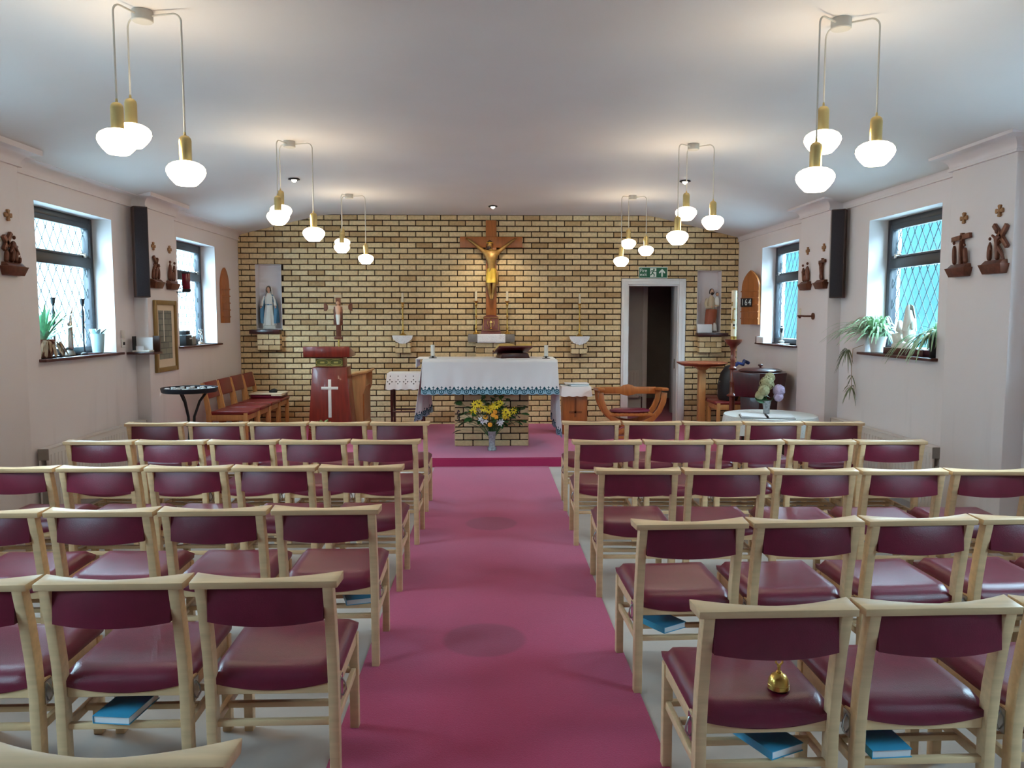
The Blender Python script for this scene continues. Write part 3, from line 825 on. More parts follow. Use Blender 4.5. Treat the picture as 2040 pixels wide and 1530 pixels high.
# ================================================================== lamps
def pendant(x, y, arms, label):
    t = thing('pendant_lamp', label, 'lamp', (x, y, 2.938), 0, 'three-light pendants on the ceiling')
    MB().lathe([(0.044, 0.0), (0.046, -0.004), (0.046, -0.044), (0.043, -0.048), (0.0, -0.048)][::-1], seg=24).obj('ceiling_rose', 'wire', t)
    for (ang, r, gz) in arms:
        ca, sa = math.cos(R(ang)), math.sin(R(ang)); dz = gz - 2.938
        pts = [(0.04 * ca, 0.04 * sa, -0.024)]
        for k in range(7):
            u = k / 6 * PI / 2
            rr = r - 0.035 + 0.035 * math.sin(u); zz = -0.024 - 0.035 * (1 - math.cos(u)) + 0.004 * (1 - k / 6)
            pts.append((rr * ca, rr * sa, zz))
        pts.append((r * ca, r * sa, dz + 0.15))
        MB().tube(pts, 0.0045, 6).obj('flex', 'wire', t)
        MB().lathe([(0.027, 0.050), (0.0275, 0.145), (0.025, 0.157), (0.017, 0.166), (0.006, 0.170), (0.0045, 0.185)], (r * ca, r * sa, dz), 20).obj('lamp_holder', 'goldbrass', t)
        MB().lathe([(0.0005, -0.052), (0.044, -0.052), (0.050, -0.047), (0.066, -0.030), (0.079, -0.012), (0.086, 0.006), (0.084, 0.022), (0.074, 0.036), (0.056, 0.047), (0.032, 0.054), (0.027, 0.055)], (r * ca, r * sa, dz), 28).obj('shade', 'shade', t, smooth=60)
    return t
LA = [(-112, 0.165, 2.325), (-9, 0.185, 2.212), (148, 0.11, 2.398)]
RA = [(-145, 0.17, 2.187), (-28, 0.165, 2.31), (100, 0.12, 2.404)]
for i, y in enumerate((9.10, 6.42, 3.76)):
    w_ = ('closest to the brick end wall', 'second from the brick end wall', 'third from the brick end wall')[i]
    pendant(-1.56, y, LA, 'three-globe brass pendant over the lectern-side seats, ' + w_)
    pendant(1.64, y, RA, 'three-globe brass pendant over the door-side seats, ' + w_)

def downlight(x, y, label, aim, power):
    t = thing('ceiling_spotlight', label, 'spotlight', (x, y, 2.936), 0, 'small spotlights in the sanctuary ceiling')
    MB().lathe([(0.05, -0.001), (0.056, -0.004), (0.056, -0.012), (0.04, -0.016), (0.036, -0.010), (0.036, -0.001)], seg=20).obj('rim', 'blackm', t)
    MB().lathe([(0.0005, -0.034), (0.014, -0.032), (0.024, -0.020), (0.028, -0.006), (0.02, -0.003)], seg=16).obj('bulb', 'bulb', t)
    l = bpy.data.lights.new('spot_beam', 'SPOT'); l.energy = power; l.color = (1.0, 0.84, 0.6); l.spot_size = R(75); l.spot_blend = 0.8; l.shadow_soft_size = 0.03
    o = link('spot_beam', l, t, (0, 0, -0.05))
    d = Vector(aim) - Vector((x, y, 2.886)); o.rotation_euler = d.to_track_quat('-Z', 'Y').to_euler()
    return t
downlight(-1.93, 8.1, 'small ceiling spotlight above the lectern-side step', (-1.9, 9.4, 0.6), 30)
downlight(0.06, 9.97, 'small ceiling spotlight just above the crucifix', (0.04, 10.8, 1.7), 26)
downlight(1.99, 8.1, 'small ceiling spotlight above the door-side step', (1.8, 9.6, 0.6), 30)

# ================================================================== church chairs
CW = 0.470
def make_chair():
    """origin on the floor below the back legs, +Y is where the sitter looks"""
    t = thing('church_chair', 'x', 'chair')
    hw = CW / 2
    px = hw - 0.037                       # post centre
    # crest rail: straight back, hollowed front, deeper at the ends
    n = 16; poly = []
    for k in range(n + 1):
        u = -1 + 2 * k / n
        poly.append((u * hw, -0.088 + 0.030 + 0.066 * min(1, abs(u) ** 1.7)))
    top = [(x, y, 0.737) for x, y in poly]; bot = [(x, max(y - 0.012, -0.080), 0.711) for x, y in poly]
    vs = []; fs = []
    for k in range(n + 1):
        x, y = poly[k]
        bx = x * (hw - 0.006) / hw
        vs += [(x, y, 0.738), (bx, -0.090, 0.734), (bx, -0.086, 0.711), (x, y - 0.014, 0.711)]
    for k in range(n):
        for j in range(4):
            j2 = (j + 1) % 4
            fs.append((k * 4 + j, k * 4 + j2, (k + 1) * 4 + j2, (k + 1) * 4 + j))
    fs += [(0, 1, 2, 3), (n * 4 + 3, n * 4 + 2, n * 4 + 1, n * 4)]
    MB().add(vs, fs).obj('crest_rail', 'beech', t, bevel=0.003)
    # raked back legs
    me = MB()
    prof_ = [(0.0, -0.018, 0.020), (0.34, -0.022, 0.022), (0.46, -0.034, 0.012), (0.60, -0.058, -0.014), (0.712, -0.084, -0.042)]
    vs = []; fs = []
    for (z, y0, y1) in prof_:
        vs += [(-0.0165, y0, z), (0.0165, y0, z), (0.0165, y1, z), (-0.0165, y1, z)]
    for i in range(len(prof_) - 1):
        for k in range(4): fs.append((i * 4 + k, i * 4 + (k + 1) % 4, i * 4 + 4 + (k + 1) % 4, i * 4 + 4 + k))
    fs += [(0, 1, 2, 3), tuple(range(len(vs) - 4, len(vs)))]
    leg = me.add(vs, fs).mesh('leg', bevel=0.003); leg.materials.append(M['beech'])
    fleg = MB().b2((-0.0165, -0.018, 0), (0.0165, 0.018, 0.372)).mesh('leg', bevel=0.003); fleg.materials.append(M['beech'])
    for s in (-1, 1):
        link('leg', leg, t, (s * px, 0, 0)); link('leg', fleg, t, (s * px, 0.395, 0))
    # curved vinyl back panel
    n = 12; iw = px - 0.017
    vs = []; fs = []
    for k in range(n + 1):
        u = -1 + 2 * k / n; x = u * iw; c = 0.022 * (1 - u * u)
        zb = 0.600 - 0.010 * (1 - u * u)
        vs += [(x, -0.064 - c * 0.5, 0.712), (x, -0.040 - c, 0.665), (x, -0.016 - c * 0.6, 0.700), (x, -0.012 - c, 0.640), (x, -0.022 - c, zb), (x, -0.046 - c, zb + 0.002)]
    order = [0, 2, 3, 4, 5, 1]
    for k in range(n):
        for j in range(6):
            a, b = order[j], order[(j + 1) % 6]
            fs.append((k * 6 + a, k * 6 + b, (k + 1) * 6 + b, (k + 1) * 6 + a))
    # outward (rear) face must stay smooth: shift the rear row
    vs = [(x, (y - 0.028 if i % 6 in (1, 5) else y), z) for i, (x, y, z) in enumerate(vs)]
    fs += [tuple(order), tuple(n * 6 + o_ for o_ in order)]
    MB().add(vs, fs).obj('back_panel', 'vinyl', t, smooth=50)
    # upholstered seat, dished, sagging over the rails
    nx, ny = 14, 12; vs = []; fs = []
    sw = px - 0.012
    for j in range(ny + 1):
        v = j / ny
        for i in range(nx + 1):
            u = -1 + 2 * i / nx
            ww = sw if 0.10 < v < 0.9 else sw
            x = u * (ww + 0.026 * max(0, min(1, (v - 0.06) / 0.06)))
            y = -0.008 + v * 0.440
            eu = min(1, (1 - abs(u)) / 0.16); ev = min(1, v / 0.10, (1 - v) / 0.09)
            e = max(0.0, min(eu, 1)) ** 0.5 * max(0.0, ev) ** 0.5
            z = 0.388 + 0.034 * e - 0.006 * (1 - u * u) + 0.008 * v
            vs.append((x, y, z))
    m = nx + 1
    for j in range(ny):
        for i in range(nx): fs.append((j * m + i, j * m + i + 1, (j + 1) * m + i + 1, (j + 1) * m + i))
    base = len(vs)
    ringi = [i for i in range(m)] + [j * m + nx for j in range(1, ny + 1)] + [ny * m + i for i in range(nx - 1, -1, -1)] + [j * m for j in range(ny - 1, 0, -1)]
    for q in ringi:
        x, y, z = vs[q]; vs.append((x * 0.985, y, z - (0.020 + 0.018 * (1 - min(1, abs(x) / sw) ** 2))))
    L = len(ringi)
    for k in range(L): fs.append((ringi[k], base + k, base + (k + 1) % L, ringi[(k + 1) % L]))
    fs.append(tuple(base + k for k in range(L)))
    MB().add(vs, fs).obj('seat', 'vinyl', t, smooth=60)
    # rails
    rw = px - 0.0165
    MB().prism([(-rw, 0.330), (rw, 0.330)] + [(rw * (1 - 2 * k / 12), 0.384 - 0.020 * (1 - (1 - 2 * k / 12) ** 2)) for k in range(13)], 0.022, Matrix.Translation((0, -0.004, 0))).obj('seat_rail', 'beech', t, bevel=0.002, seg=1)
    MB().b2((-px + 0.0165, 0.385, 0.328), (px - 0.0165, 0.409, 0.378)).obj('seat_rail', 'beech', t, bevel=0.003)
    side = MB().b2((-0.011, 0.020, 0.328), (0.011, 0.377, 0.378)).mesh('seat_rail', bevel=0.003); side.materials.append(M['beech'])
    low = MB().b2((-0.009, 0.018, 0.212), (0.009, 0.378, 0.242)).mesh('stretcher', bevel=0.003); low.materials.append(M['beech'])
    for s in (-1, 1):
        link('seat_rail', side, t, (s * px, 0, 0)); link('stretcher', low, t, (s * px, 0, 0))
    sl = MB().b2((-px + 0.010, -0.011, 0.222), (px - 0.010, 0.011, 0.242)).mesh('shelf_slat', bevel=0.003); sl.materials.append(M['beech'])
    for y in (0.004, 0.13, 0.26, 0.385): link('shelf_slat', sl, t, (0, y, 0))
    # steel linking hook on each flank
    hk = MB().b2((-0.0015, 0.012, 0.300), (0.0015, 0.052, 0.375))
    hk.tube([(0.002, 0.03, 0.365), (0.012, 0.034, 0.345), (0.014, 0.034, 0.325), (0.004, 0.03, 0.305)], 0.003, 6)
    hk = hk.mesh('linking_hook'); hk.materials.append(M['steel'])
    link('linking_hook', hk, t, (px + 0.018, 0, 0)); o = link('linking_hook', hk, t, (-px - 0.018, 0, 0)); o.rotation_euler = (0, 0, PI); o.location.y = 0.064
    return t

chair0 = make_chair(); used = [False]
def put_chair(x, y, rz, label, group, z=0):
    c = chair0 if not used[0] else copy_tree(chair0); used[0] = True
    c.location = (x, y, z); c.rotation_euler = (0, 0, rz); c['label'] = label; c['group'] = group
    return c
ORD = ['first', 'second', 'third', 'fourth', 'fifth', 'sixth']
ROWS_L = [(6.28, -0.461, 0.0085, 5), (5.357, -0.455, 0.016, 5), (4.425, -0.470, 0.010, 5), (3.456, -0.468, -0.010, 5), (2.528, -0.469, -0.008, 5), (1.498, -0.480, 0.0, 3)]
ROWS_R = [(6.28, 0.580, -0.043, 5), (5.305, 0.558, -0.025, 5), (4.300, 0.576, -0.042, 5), (3.170, 0.577, 0.028, 5), (2.234, 0.581, 0.012, 5)]
PITCH = 0.4775
special = {('L', 4, 1): 'holding a blue book on its shelf', ('R', 3, 0): 'holding a blue book on its shelf', ('R', 4, 0): 'with brass bell on seat', ('R', 4, 1): 'holding a blue book on its shelf'}
for tagc, rows, sg, where in (('L', ROWS_L, -1, 'lectern side'), ('R', ROWS_R, 1, 'door side')):
    for ri, (y, x, sl, nch) in enumerate(rows):
        for k in range(nch):
            cx = x + sg * (CW / 2 + 0.002 + k * PITCH)
            cy = y + sl * abs(cx - x) * (1 if True else 0)
            rot = math.atan(sl) * sg
            extra = special.get((tagc, ri, k))
            if extra: lab = 'burgundy chair %s, %s row from altar step, %s' % (extra, ORD[ri], where)
            else: lab = 'burgundy chair, %s row from altar step, %s from aisle carpet, %s' % (ORD[ri], ORD[k], where)
            put_chair(cx, cy, rot, lab, 'burgundy linked chairs in the nave rows')

# hymn books on the chair shelves
def hymn_book(x, y, rz, label, z=0.2425, w=0.125, l=0.185, h=0.026, cover='bookblue'):
    t = thing('hymn_book', label, 'book', (x, y, z), rz, 'blue hymn books on chair shelves')
    MB().b2((-w / 2, -l / 2, 0), (w / 2, l / 2, 0.002)).b2((-w / 2, -l / 2, h - 0.002), (w / 2, l / 2, h)).b2((-w / 2, -l / 2, 0.002), (-w / 2 + 0.002, l / 2, h - 0.002)).obj('cover', cover, t, smooth=0)
    MB().b2((-w / 2 + 0.0025, -l / 2 + 0.003, 0.0022), (w / 2 - 0.003, l / 2 - 0.003, h - 0.0022)).obj('page_block', 'paper', t, smooth=0)
    return t
hymn_book(-1.215, 2.60, -0.12, 'blue covered book lying on the shelf of a lectern-side chair')
hymn_book(0.735, 3.30, 0.55, 'blue covered book by the aisle, fourth row on the door side')
hymn_book(0.86, 2.345, 0.42, 'blue covered book on the shelf below the brass bell chair')
hymn_book(1.20, 2.33, 0.05, 'blue covered book on the shelf beside the bell chair')
hymn_book(-0.62, 3.66, 0.3, 'grey-blue covered book by the aisle, fourth row on the lectern side', cover='bookblue')

# hand bell on a seat
t = thing('hand_bell', 'small polished brass hand bell on a burgundy chair seat', 'bell', (0.888, 2.325, 0.4215))
MB().lathe([(0.030, 0.0), (0.0325, 0.002), (0.0320, 0.010), (0.0315, 0.020), (0.029, 0.032), (0.022, 0.043), (0.012, 0.049), (0.006, 0.051)], seg=28).obj('bell_body', 'brass', t, smooth=50)
MB().lathe([(0.0315, 0.0), (0.0325, 0.0015), (0.0315, 0.003)], (0, 0, 0.013), 28).obj('rim_band', 'brass', t)
MB().lathe([(0.007, 0.050), (0.009, 0.054), (0.005, 0.058), (0.004, 0.066), (0.006, 0.070), (0.005, 0.074)], seg=14).obj('handle_stem', 'brass', t)
for s in (-1, 1):
    MB().tube([(0, 0, 0.072), (s * 0.010, 0, 0.082), (s * 0.009, 0, 0.094), (s * 0.002, 0, 0.098), (s * 0.006, 0, 0.106)], 0.0032, 8).obj('handle_scroll', 'brass', t)
MB().ball((0, 0, 0.110), 0.006, 10).obj('handle_tip', 'brass', t)

# ------------------------------------------------------------------ wall chairs in the sanctuary
def make_stall():
    t = thing('wall_chair', 'x', 'chair')
    px = 0.205
    legm = MB().add(*(lambda pr: ([v for (z, a, b) in pr for v in ((-0.016, a, z), (0.016, a, z), (0.016, b, z), (-0.016, b, z))],
        [(i * 4 + k, i * 4 + (k + 1) % 4, i * 4 + 4 + (k + 1) % 4, i * 4 + 4 + k) for i in range(len(pr) - 1) for k in range(4)] + [(0, 1, 2, 3), tuple(range(4 * len(pr) - 4, 4 * len(pr)))]))(
        [(0.0, -0.03, 0.03), (0.38, -0.03, 0.03), (0.55, -0.05, 0.0), (0.735, -0.085, -0.045)])).mesh('leg', bevel=0.003); legm.materials.append(M['mid'])
    fl = MB().b2((-0.016, -0.022, 0), (0.016, 0.022, 0.405)).mesh('leg', bevel=0.003); fl.materials.append(M['mid'])
    for s in (-1, 1):
        link('leg', legm, t, (s * px, 0, 0)); link('leg', fl, t, (s * px, 0.40, 0))
        MB().b2((s * px - 0.011, 0.03, 0.32), (s * px + 0.011, 0.38, 0.385)).obj('seat_rail', 'mid', t, bevel=0.003)
    MB().b2((-px + 0.016, 0.39, 0.32), (px - 0.016, 0.412, 0.385)).obj('seat_rail', 'mid', t, bevel=0.003)
    MB().b2((-px + 0.016, -0.012, 0.32), (px - 0.016, 0.010, 0.385)).obj('seat_rail', 'mid', t, bevel=0.003)
    MB().beam((0, -0.020, 0.56), (0, -0.058, 0.745), 2 * px - 0.034, 0.036).obj('back_panel', 'vinylred', t, bevel=0.012)
    MB().b2((-px - 0.008, 0.012, 0.382), (px + 0.008, 0.44, 0.425)).obj('seat', 'vinylred', t, bevel=0.018, seg=3)
    return t
st0 = make_stall(); st_used = [False]
def put_stall(x, y, rz, label):
    c = st0 if not st_used[0] else copy_tree(st0); st_used[0] = True
    c.location = (x, y, ZS); c.rotation_euler = (0, 0, rz); c['label'] = label; c['group'] = 'red padded chairs along the sanctuary walls'
    return c
for k in range(4):
    nm = ('red padded chair beside the votive candle stand', 'red padded chair second from the votive candle stand', 'red padded chair third from the votive candle stand', 'red padded chair in the corner with folded cloth on seat')[k]
    put_stall(-3.09, 9.02 + k * 0.462, -PI / 2, nm)
put_stall(3.24, 10.35, PI / 2, 'red padded chair in the corner behind the pedestal table')
put_stall(3.24, 9.87, PI / 2, 'red padded chair carrying a black bag')

t = thing('folded_cloth', 'folded cream cloth on the corner chair by the brick wall', 'cloth', (-2.87, 10.41, ZS + 0.4265))
MB().b2((-0.19, -0.19, 0), (0.20, 0.19, 0.045)).obj('cushion', 'vinyl', t, bevel=0.015)
MB().b2((-0.20, -0.20, 0.046), (0.215, 0.20, 0.062)).obj('cloth_top', 'mount', t, bevel=0.006)
MB().b2((0.08, -0.2, 0.03), (0.22, 0.0, 0.046)).obj('cloth_fold', 'mount', t, bevel=0.006)
t = tag(MB().loft([(0, 0, 0, .05, .035), (.02, 0, 0, .055, .038), (.04, 0.01, 0, .04, .028), (.05, 0.01, 0, .012, .01)], 14).obj('glasses_case', 'black'), 'small black pouch resting on the folded cream cloth', 'pouch')
t.location = (-2.80, 10.36, ZS + 0.4265 + 0.0625)

t = thing('shoulder_bag', 'black shoulder bag with blue strap on a padded chair', 'bag', (3.02, 9.87, ZS + 0.4265))
MB().loft([(0, 0, 0, .11, .15), (.05, 0, 0, .13, .17), (.2, 0, 0, .13, .165), (.34, .01, 0, .105, .14), (.42, .02, 0, .06, .09), (.44, .02, 0, .02, .04)], 20).obj('bag_body', 'black', t)
MB().tube([(0.0, -0.1, 0.40), (0.08, -0.12, 0.47), (0.16, -0.06, 0.45), (0.2, 0.02, 0.49), (0.27, 0.06, 0.46)], 0.022, 8).obj('strap', 'navy', t)
MB().box((-0.125, -0.06, 0.24), (0.012, 0.05, 0.008)).obj('clasp', 'steel', t)

# ================================================================== the altar
t = thing('altar', 'pale brick block altar under the white linen cloth', 'altar', (0, 0, 0))
ax0, ax1, ay0, ay1 = -0.391, 0.461, 8.957, 9.36
MB().b2((ax0 + 0.012, ay0 + 0.012, ZS), (ax1 - 0.012, ay1, 1.02)).obj('mortar_core', 'mortar', t, smooth=0)
bw = (ax1 - ax0) / 4; hm = {}
def abrick(L, D, H):
    k = (round(L, 4), round(D, 4))
    if k not in hm:
        me = MB().box((0, 0, 0), (L, D, H)).mesh('brick', bevel=0.005, seg=1, smooth=0); me.materials.append(M['brick2']); hm[k] = me
    return hm[k]
for c in range(13):
    z = ZS + 0.033 + c * 0.0745
    if z > 1.0: break
    xs = [ax0 + i * bw for i in range(5)] if c % 2 == 0 else [ax0] + [ax0 + (i + 0.5) * bw for i in range(4)] + [ax1]
    for i in range(len(xs) - 1):
        L = xs[i + 1] - xs[i] - 0.011
        link('brick', abrick(L, 0.10, 0.0625), t, ((xs[i] + xs[i + 1]) / 2, ay0 + 0.05, z))
    ys = [ay0 + 0.108, ay0 + 0.26, ay1] if c % 2 else [ay0 + 0.108, ay0 + 0.18, ay1]
    for sx in (ax0 + 0.05, ax1 - 0.05):
        for i in range(len(ys) - 1):
            link('brick', abrick(0.10, ys[i + 1] - ys[i] - 0.011, 0.0625), t, (sx, (ys[i] + ys[i + 1]) / 2, z))
MB().b2((-0.715, 8.70, 1.03), (0.745, 9.38, 1.088)).obj('altar_top', 'stone', t, bevel=0.006)

TX0, TX1, TY0, TY1, TZ = -0.722, 0.756, 8.690, 9.385, 1.0935
mb = MB()
mb.sheet(lambda u, v: ((TX0 + (TX1 - TX0) * u, TY0 + (TY1 - TY0) * v, TZ), (u * 1.5, 0.5)), 12, 6)
def front(u, v):
    d = (1 - v)                        # 0 at the top edge, 1 at the hem
    x = TX0 - 0.02 * d + (TX1 - TX0 + 0.045 * d) * u
    g = 0.5 + 0.5 * math.sin(u * 9 + 0.5)
    fold = 0.010 * d * math.sin(u * 31 + 1.5 * d) + 0.007 * d * math.sin(u * 55 + 6 * d * u) + 0.012 * d * math.sin(u * 6)
    hem = 0.012 * abs(math.sin(PI * (u * 1.5) / 0.0893)) if v == 0 else 0
    z = TZ - 0.004 - (TZ - 0.715) * d ** 1.0 + (0.012 - hem if v == 0 else 0)
    y = TY0 - 0.012 - 0.018 * d + fold
    if d == 0: y = TY0; z = TZ
    return (x, y, z), (u * 1.5, (1 - d) * (TZ - 0.715))
mb.sheet(front, 168, 16)
for s, X, zf, zb, bf, bb in ((-1, TX0, 0.425, 0.45, -0.80, -0.665), (1, TX1, 0.235, 0.36, 0.79, 0.745)):
    def side(u, v, s=s, X=X, zf=zf, zb=zb, bf=bf, bb=bb):
        d = 1 - v
        zz = TZ - (TZ - (zf + (zb - zf) * u)) * d
        xb = bf + (bb - bf) * u
        x = X + (xb - X) * d + s * 0.022 * d * math.sin(u * 15 + 1)
        y = TY0 - 0.03 * d * (1 - u) + (TY1 - TY0) * u
        hem = 0.012 * abs(math.sin(PI * u * 0.7 / 0.0893)) if v == 0 else 0
        return (x, y, zz - hem), (u * 0.7 + 0.03, (1 - d) * (TZ - zf))
    mb.sheet(side, 60, 14)
mb.sheet(lambda u, v: ((TX0 + (TX1 - TX0) * u, TY1 + 0.01 * (1 - v), TZ - (1 - v) * 0.4), (u * 1.5, v * 0.4)), 20, 4)
o = mb.obj('altar_cloth', 'altarcloth', smooth=70, fix=False)
md = o.modifiers.new('Thickness', 'SOLIDIFY'); md.thickness = 0.003; md.offset = 1
tag(o, 'white altar cloth with scalloped teal embroidered hem draped over brick altar', 'altar cloth')
# narrow runner over the cloth
o = MB().b2((-0.80, 8.80, TZ + 0.004), (0.55, 9.30, TZ + 0.009)).b2((-0.806, 8.80, TZ - 0.09), (-0.80, 9.30, TZ + 0.009)).obj('altar_runner', 'linen', smooth=0)
tag(o, 'thin white runner lying along the top of the altar cloth', 'runner')

def altar_candle(x, y, label):
    t = thing('altar_candle', label, 'candle', (x, y, TZ + 0.0095 if x < 0 else TZ + 0.0045), 0, 'short white candles on the altar')
    MB().lathe([(0.045, 0), (0.045, 0.005), (0.012, 0.009), (0.010, 0.016), (0.034, 0.020), (0.034, 0.024), (0.03, 0.025)], seg=20).obj('dish', 'blackm', t)
    MB().lathe([(0.0235, 0.024), (0.0235, 0.148), (0.020, 0.150), (0.004, 0.148)], seg=20).obj('wax_stem', 'statwhite', t)
    MB().tube([(0, 0, 0.148), (0.001, 0, 0.157)], 0.0012, 6).obj('wick', 'black', t)
altar_candle(-0.627, 8.96, 'short white candle on the altar end beside the lectern')
altar_candle(0.653, 8.96, 'short white candle on the altar beyond the open missal')

t = thing('missal_stand', 'dark red wooden book stand tilted on the altar', 'book stand', (0.275, 9.02, TZ + 0.0095), R(14))
MB().prism([(-0.17, 0), (0.17, 0), (0.15, 0.055), (-0.15, 0.055)], 0.24, Matrix.Translation((0, -0.12, 0))).obj('foot', 'mahog2', t, bevel=0.004)
tilt = Matrix.Translation((0, -0.0, 0.088)) @ Matrix.Rotation(R(-17), 4, 'X')
MB().box((0, 0, 0), (0.40, 0.28, 0.016), tilt).obj('sloping_board', 'leather', t, bevel=0.004)
MB().box((0, 0.135, 0.02), (0.40, 0.014, 0.026), tilt).obj('ledge', 'leather', t, bevel=0.003)
b = thing('open_missal', 'open missal with gilt page edges on the altar stand', 'book', (0.275, 9.02, TZ + 0.0095), R(14))
for s in (-1, 1):
    vs = []; fs = []; n = 8
    for k in range(n + 1):
        u = k / n; x = s * (0.003 + 0.185 * u); h = 0.012 + 0.022 * math.sin(min(1, u * 1.6) * PI / 1.6) * (1 - 0.35 * u)
        for y in (-0.125, 0.125): vs += [(x, y, 0.0125), (x, y, 0.0125 + h)]
    for k in range(n):
        a = 4 * k; c = a + 4
        fs += [(a + 1, a + 3, c + 3, c + 1), (a, a + 1, c + 1, c), (a + 2, c + 2, c + 3, a + 3), (a, c, c + 2, a + 2)]
    fs += [(0, 2, 3, 1), (4 * n, 4 * n + 1, 4 * n + 3, 4 * n + 2)]
    MB().add(vs, fs, tilt).obj('page_block', 'paperg', b)
MB().box((0, 0, 0.0103), (0.385, 0.262, 0.0035), tilt).obj('cover', 'leather', b)
tag(MB().b2((0.20, 8.805, TZ + 0.0095), (0.30, 8.86, TZ + 0.014)).obj('altar_card', 'paper', smooth=0), 'small white card lying before the missal stand', 'card')

# ------------------------------------------------------------------ flower vase at the foot of the altar
def daisy(r=0.036, n=9):
    mb = MB()
    for k in range(n):
        a = 2 * PI * k / n; ca, sa = math.cos(a), math.sin(a)
        mb.ribbon([(ca * q * r, sa * q * r, 0.004 * math.sin(q * PI) - 0.003 * q) for q in (0.1, 0.4, 0.75, 1.0)], [0.005, 0.012, 0.012, 0.003], (-sa, ca, 0))
    return mb
fl_mesh = {}
for nm, m, mb in (('yellow', 'yellow', daisy()), ('orange', 'orange', daisy(0.024, 12)), ('white', 'whitef', daisy(0.026, 5))):
    me = mb.mesh('petals', smooth=60, fix=False); me.materials.append(M[m]); fl_mesh[nm] = me
cen = MB().ball((0, 0, 0.003), 0.007, 10, sz=0.6).mesh('flower_centre'); cen.materials.append(M['dark'])
ceno = MB().ball((0, 0, 0.003), 0.008, 10, sz=0.6).mesh('flower_centre'); ceno.materials.append(M['orange'])
def leaf_mesh(L, W, nm):
    me = MB().ribbon([(0, q * L, 0.10 * L * math.sin(q * PI)) for q in (0, 0.2, 0.45, 0.7, 0.88, 1)], [W * k for k in (0.12, 0.75, 1.0, 0.8, 0.42, 0.03)], (1, 0, 0)).mesh('leaf', smooth=60, fix=False)
    me.materials.append(M[nm]); return me
leafA = leaf_mesh(0.115, 0.062, 'leaf'); leafB = leaf_mesh(0.075, 0.05, 'leaf')

VX, VY = 0.037, 8.668
t = thing('crystal_vase', 'cut crystal vase standing on the carpet before the altar', 'vase', (VX, VY, ZS + 0.001))
MB().lathe([(0.047, 0), (0.050, 0.004), (0.047, 0.02), (0.036, 0.05), (0.034, 0.09), (0.038, 0.14), (0.046, 0.19), (0.052, 0.215), (0.048, 0.214), (0.036, 0.15)], seg=24).obj('glass_body', 'crystal', t, smooth=25)
for k in range(10):
    a = 2 * PI * k / 10
    MB().ball((0.043 * math.cos(a), 0.043 * math.sin(a), 0.03), 0.009, 6).obj('cut_facet', 'crystal', t, smooth=0)
bq = thing('altar_bouquet', 'bouquet of yellow, orange and white flowers before the altar', 'flowers', (VX, VY, ZS + 0.21))
stems = MB()
def place(me, p, nrm, name, extra=None, sc=1.0):
    o = link(name, me, bq, p); o.rotation_euler = Vector(nrm).to_track_quat('Z', 'Y').to_euler(); o.scale = (sc, sc, sc)
    if extra: e = link('flower_centre', extra, o)
    stems.tube([(0, 0, -0.12), (p[0] * 0.3, p[1] * 0.3, p[2] * 0.35), (p[0] * 0.95, p[1] * 0.9, p[2] - 0.012)], 0.0022, 5)
    return o
# offsets from the vase rim: x, z read off the arrangement, y comes forward of the block
YEL = [(-0.152, .305), (-0.115, .315), (-0.078, .262), (-0.03, .245), (-0.012, .262), (0.02, .285), (0.045, .30), (0.075, .315), (-0.172, .228), (0.125, .225), (0.145, .195), (0.118, .175), (0.200, .238)]
for (x, z) in YEL: place(fl_mesh['yellow'], (x * 1.2, -0.05 - 0.03 * random.random(), z), (x * 1.2, -1, 0.35 + random.uniform(-.3, .3)), 'flower', cen, random.uniform(1.1, 1.4))
for (x, z) in [(-0.062, .165), (0.038, .168), (0.012, .19), (0.03, .225), (-0.018, .085)]: place(fl_mesh['orange'], (x * 1.15, -0.075, z), (x, -1, 0.3), 'flower', ceno, 1.15)
for (x, z) in [(-0.10, .145), (-0.085, .115), (-0.055, .125), (0.06, .115), (0.085, .12), (0.075, .095)]: place(fl_mesh['white'], (x * 1.25, -0.08, z), (x, -1, 0.2), 'flower', None, 1.2)
random.seed(11)
for k in range(100):
    a = random.uniform(-.25, PI + .25); rr = random.uniform(0.05, 0.25)
    x = rr * 1.45 * math.cos(a); z = 0.10 + rr * 1.05 * math.sin(a) + random.uniform(-.03, .03)
    if k < 7: x, z = random.uniform(-.10, .10), random.uniform(0.30, 0.375)
    if k in (7, 8, 9): x, z = -0.36 + 0.03 * k / 7, 0.22 + 0.01 * k
    if k in (10, 11, 12): x, z = 0.31 + random.uniform(-.03, .03), 0.28 + random.uniform(-.03, .03)
    o = link('leaf', leafA if k % 2 else leafB, bq, (x, random.uniform(-0.05, 0.02), z))
    d = Vector((x * 1.6, -0.5 + random.uniform(-.3, .3), z - 0.12 + random.uniform(-.25, .1))).normalized()
    o.rotation_euler = (d.to_track_quat('Y', 'Z') @ Euler((0, random.uniform(-.8, .8), 0)).to_quaternion()).to_euler()
    stems.tube([(0, 0, -0.1), (x * 0.4, 0, z * 0.4), (x, -0.01, z)], 0.0016, 5)
stems.obj('stems', 'leaf', bq)
for k in range(16):
    q = k / 16
    MB().ball((-0.37 + random.uniform(-.02, .02), -0.03, 0.235 - 0.12 * q), 0.0085, 8).obj('berry', 'berry', bq)
for k in range(12):
    MB().ball((0.275 + random.uniform(-.03, .03), -0.03, 0.25 - 0.10 * k / 12), 0.008, 8).obj('berry', 'berry', bq)

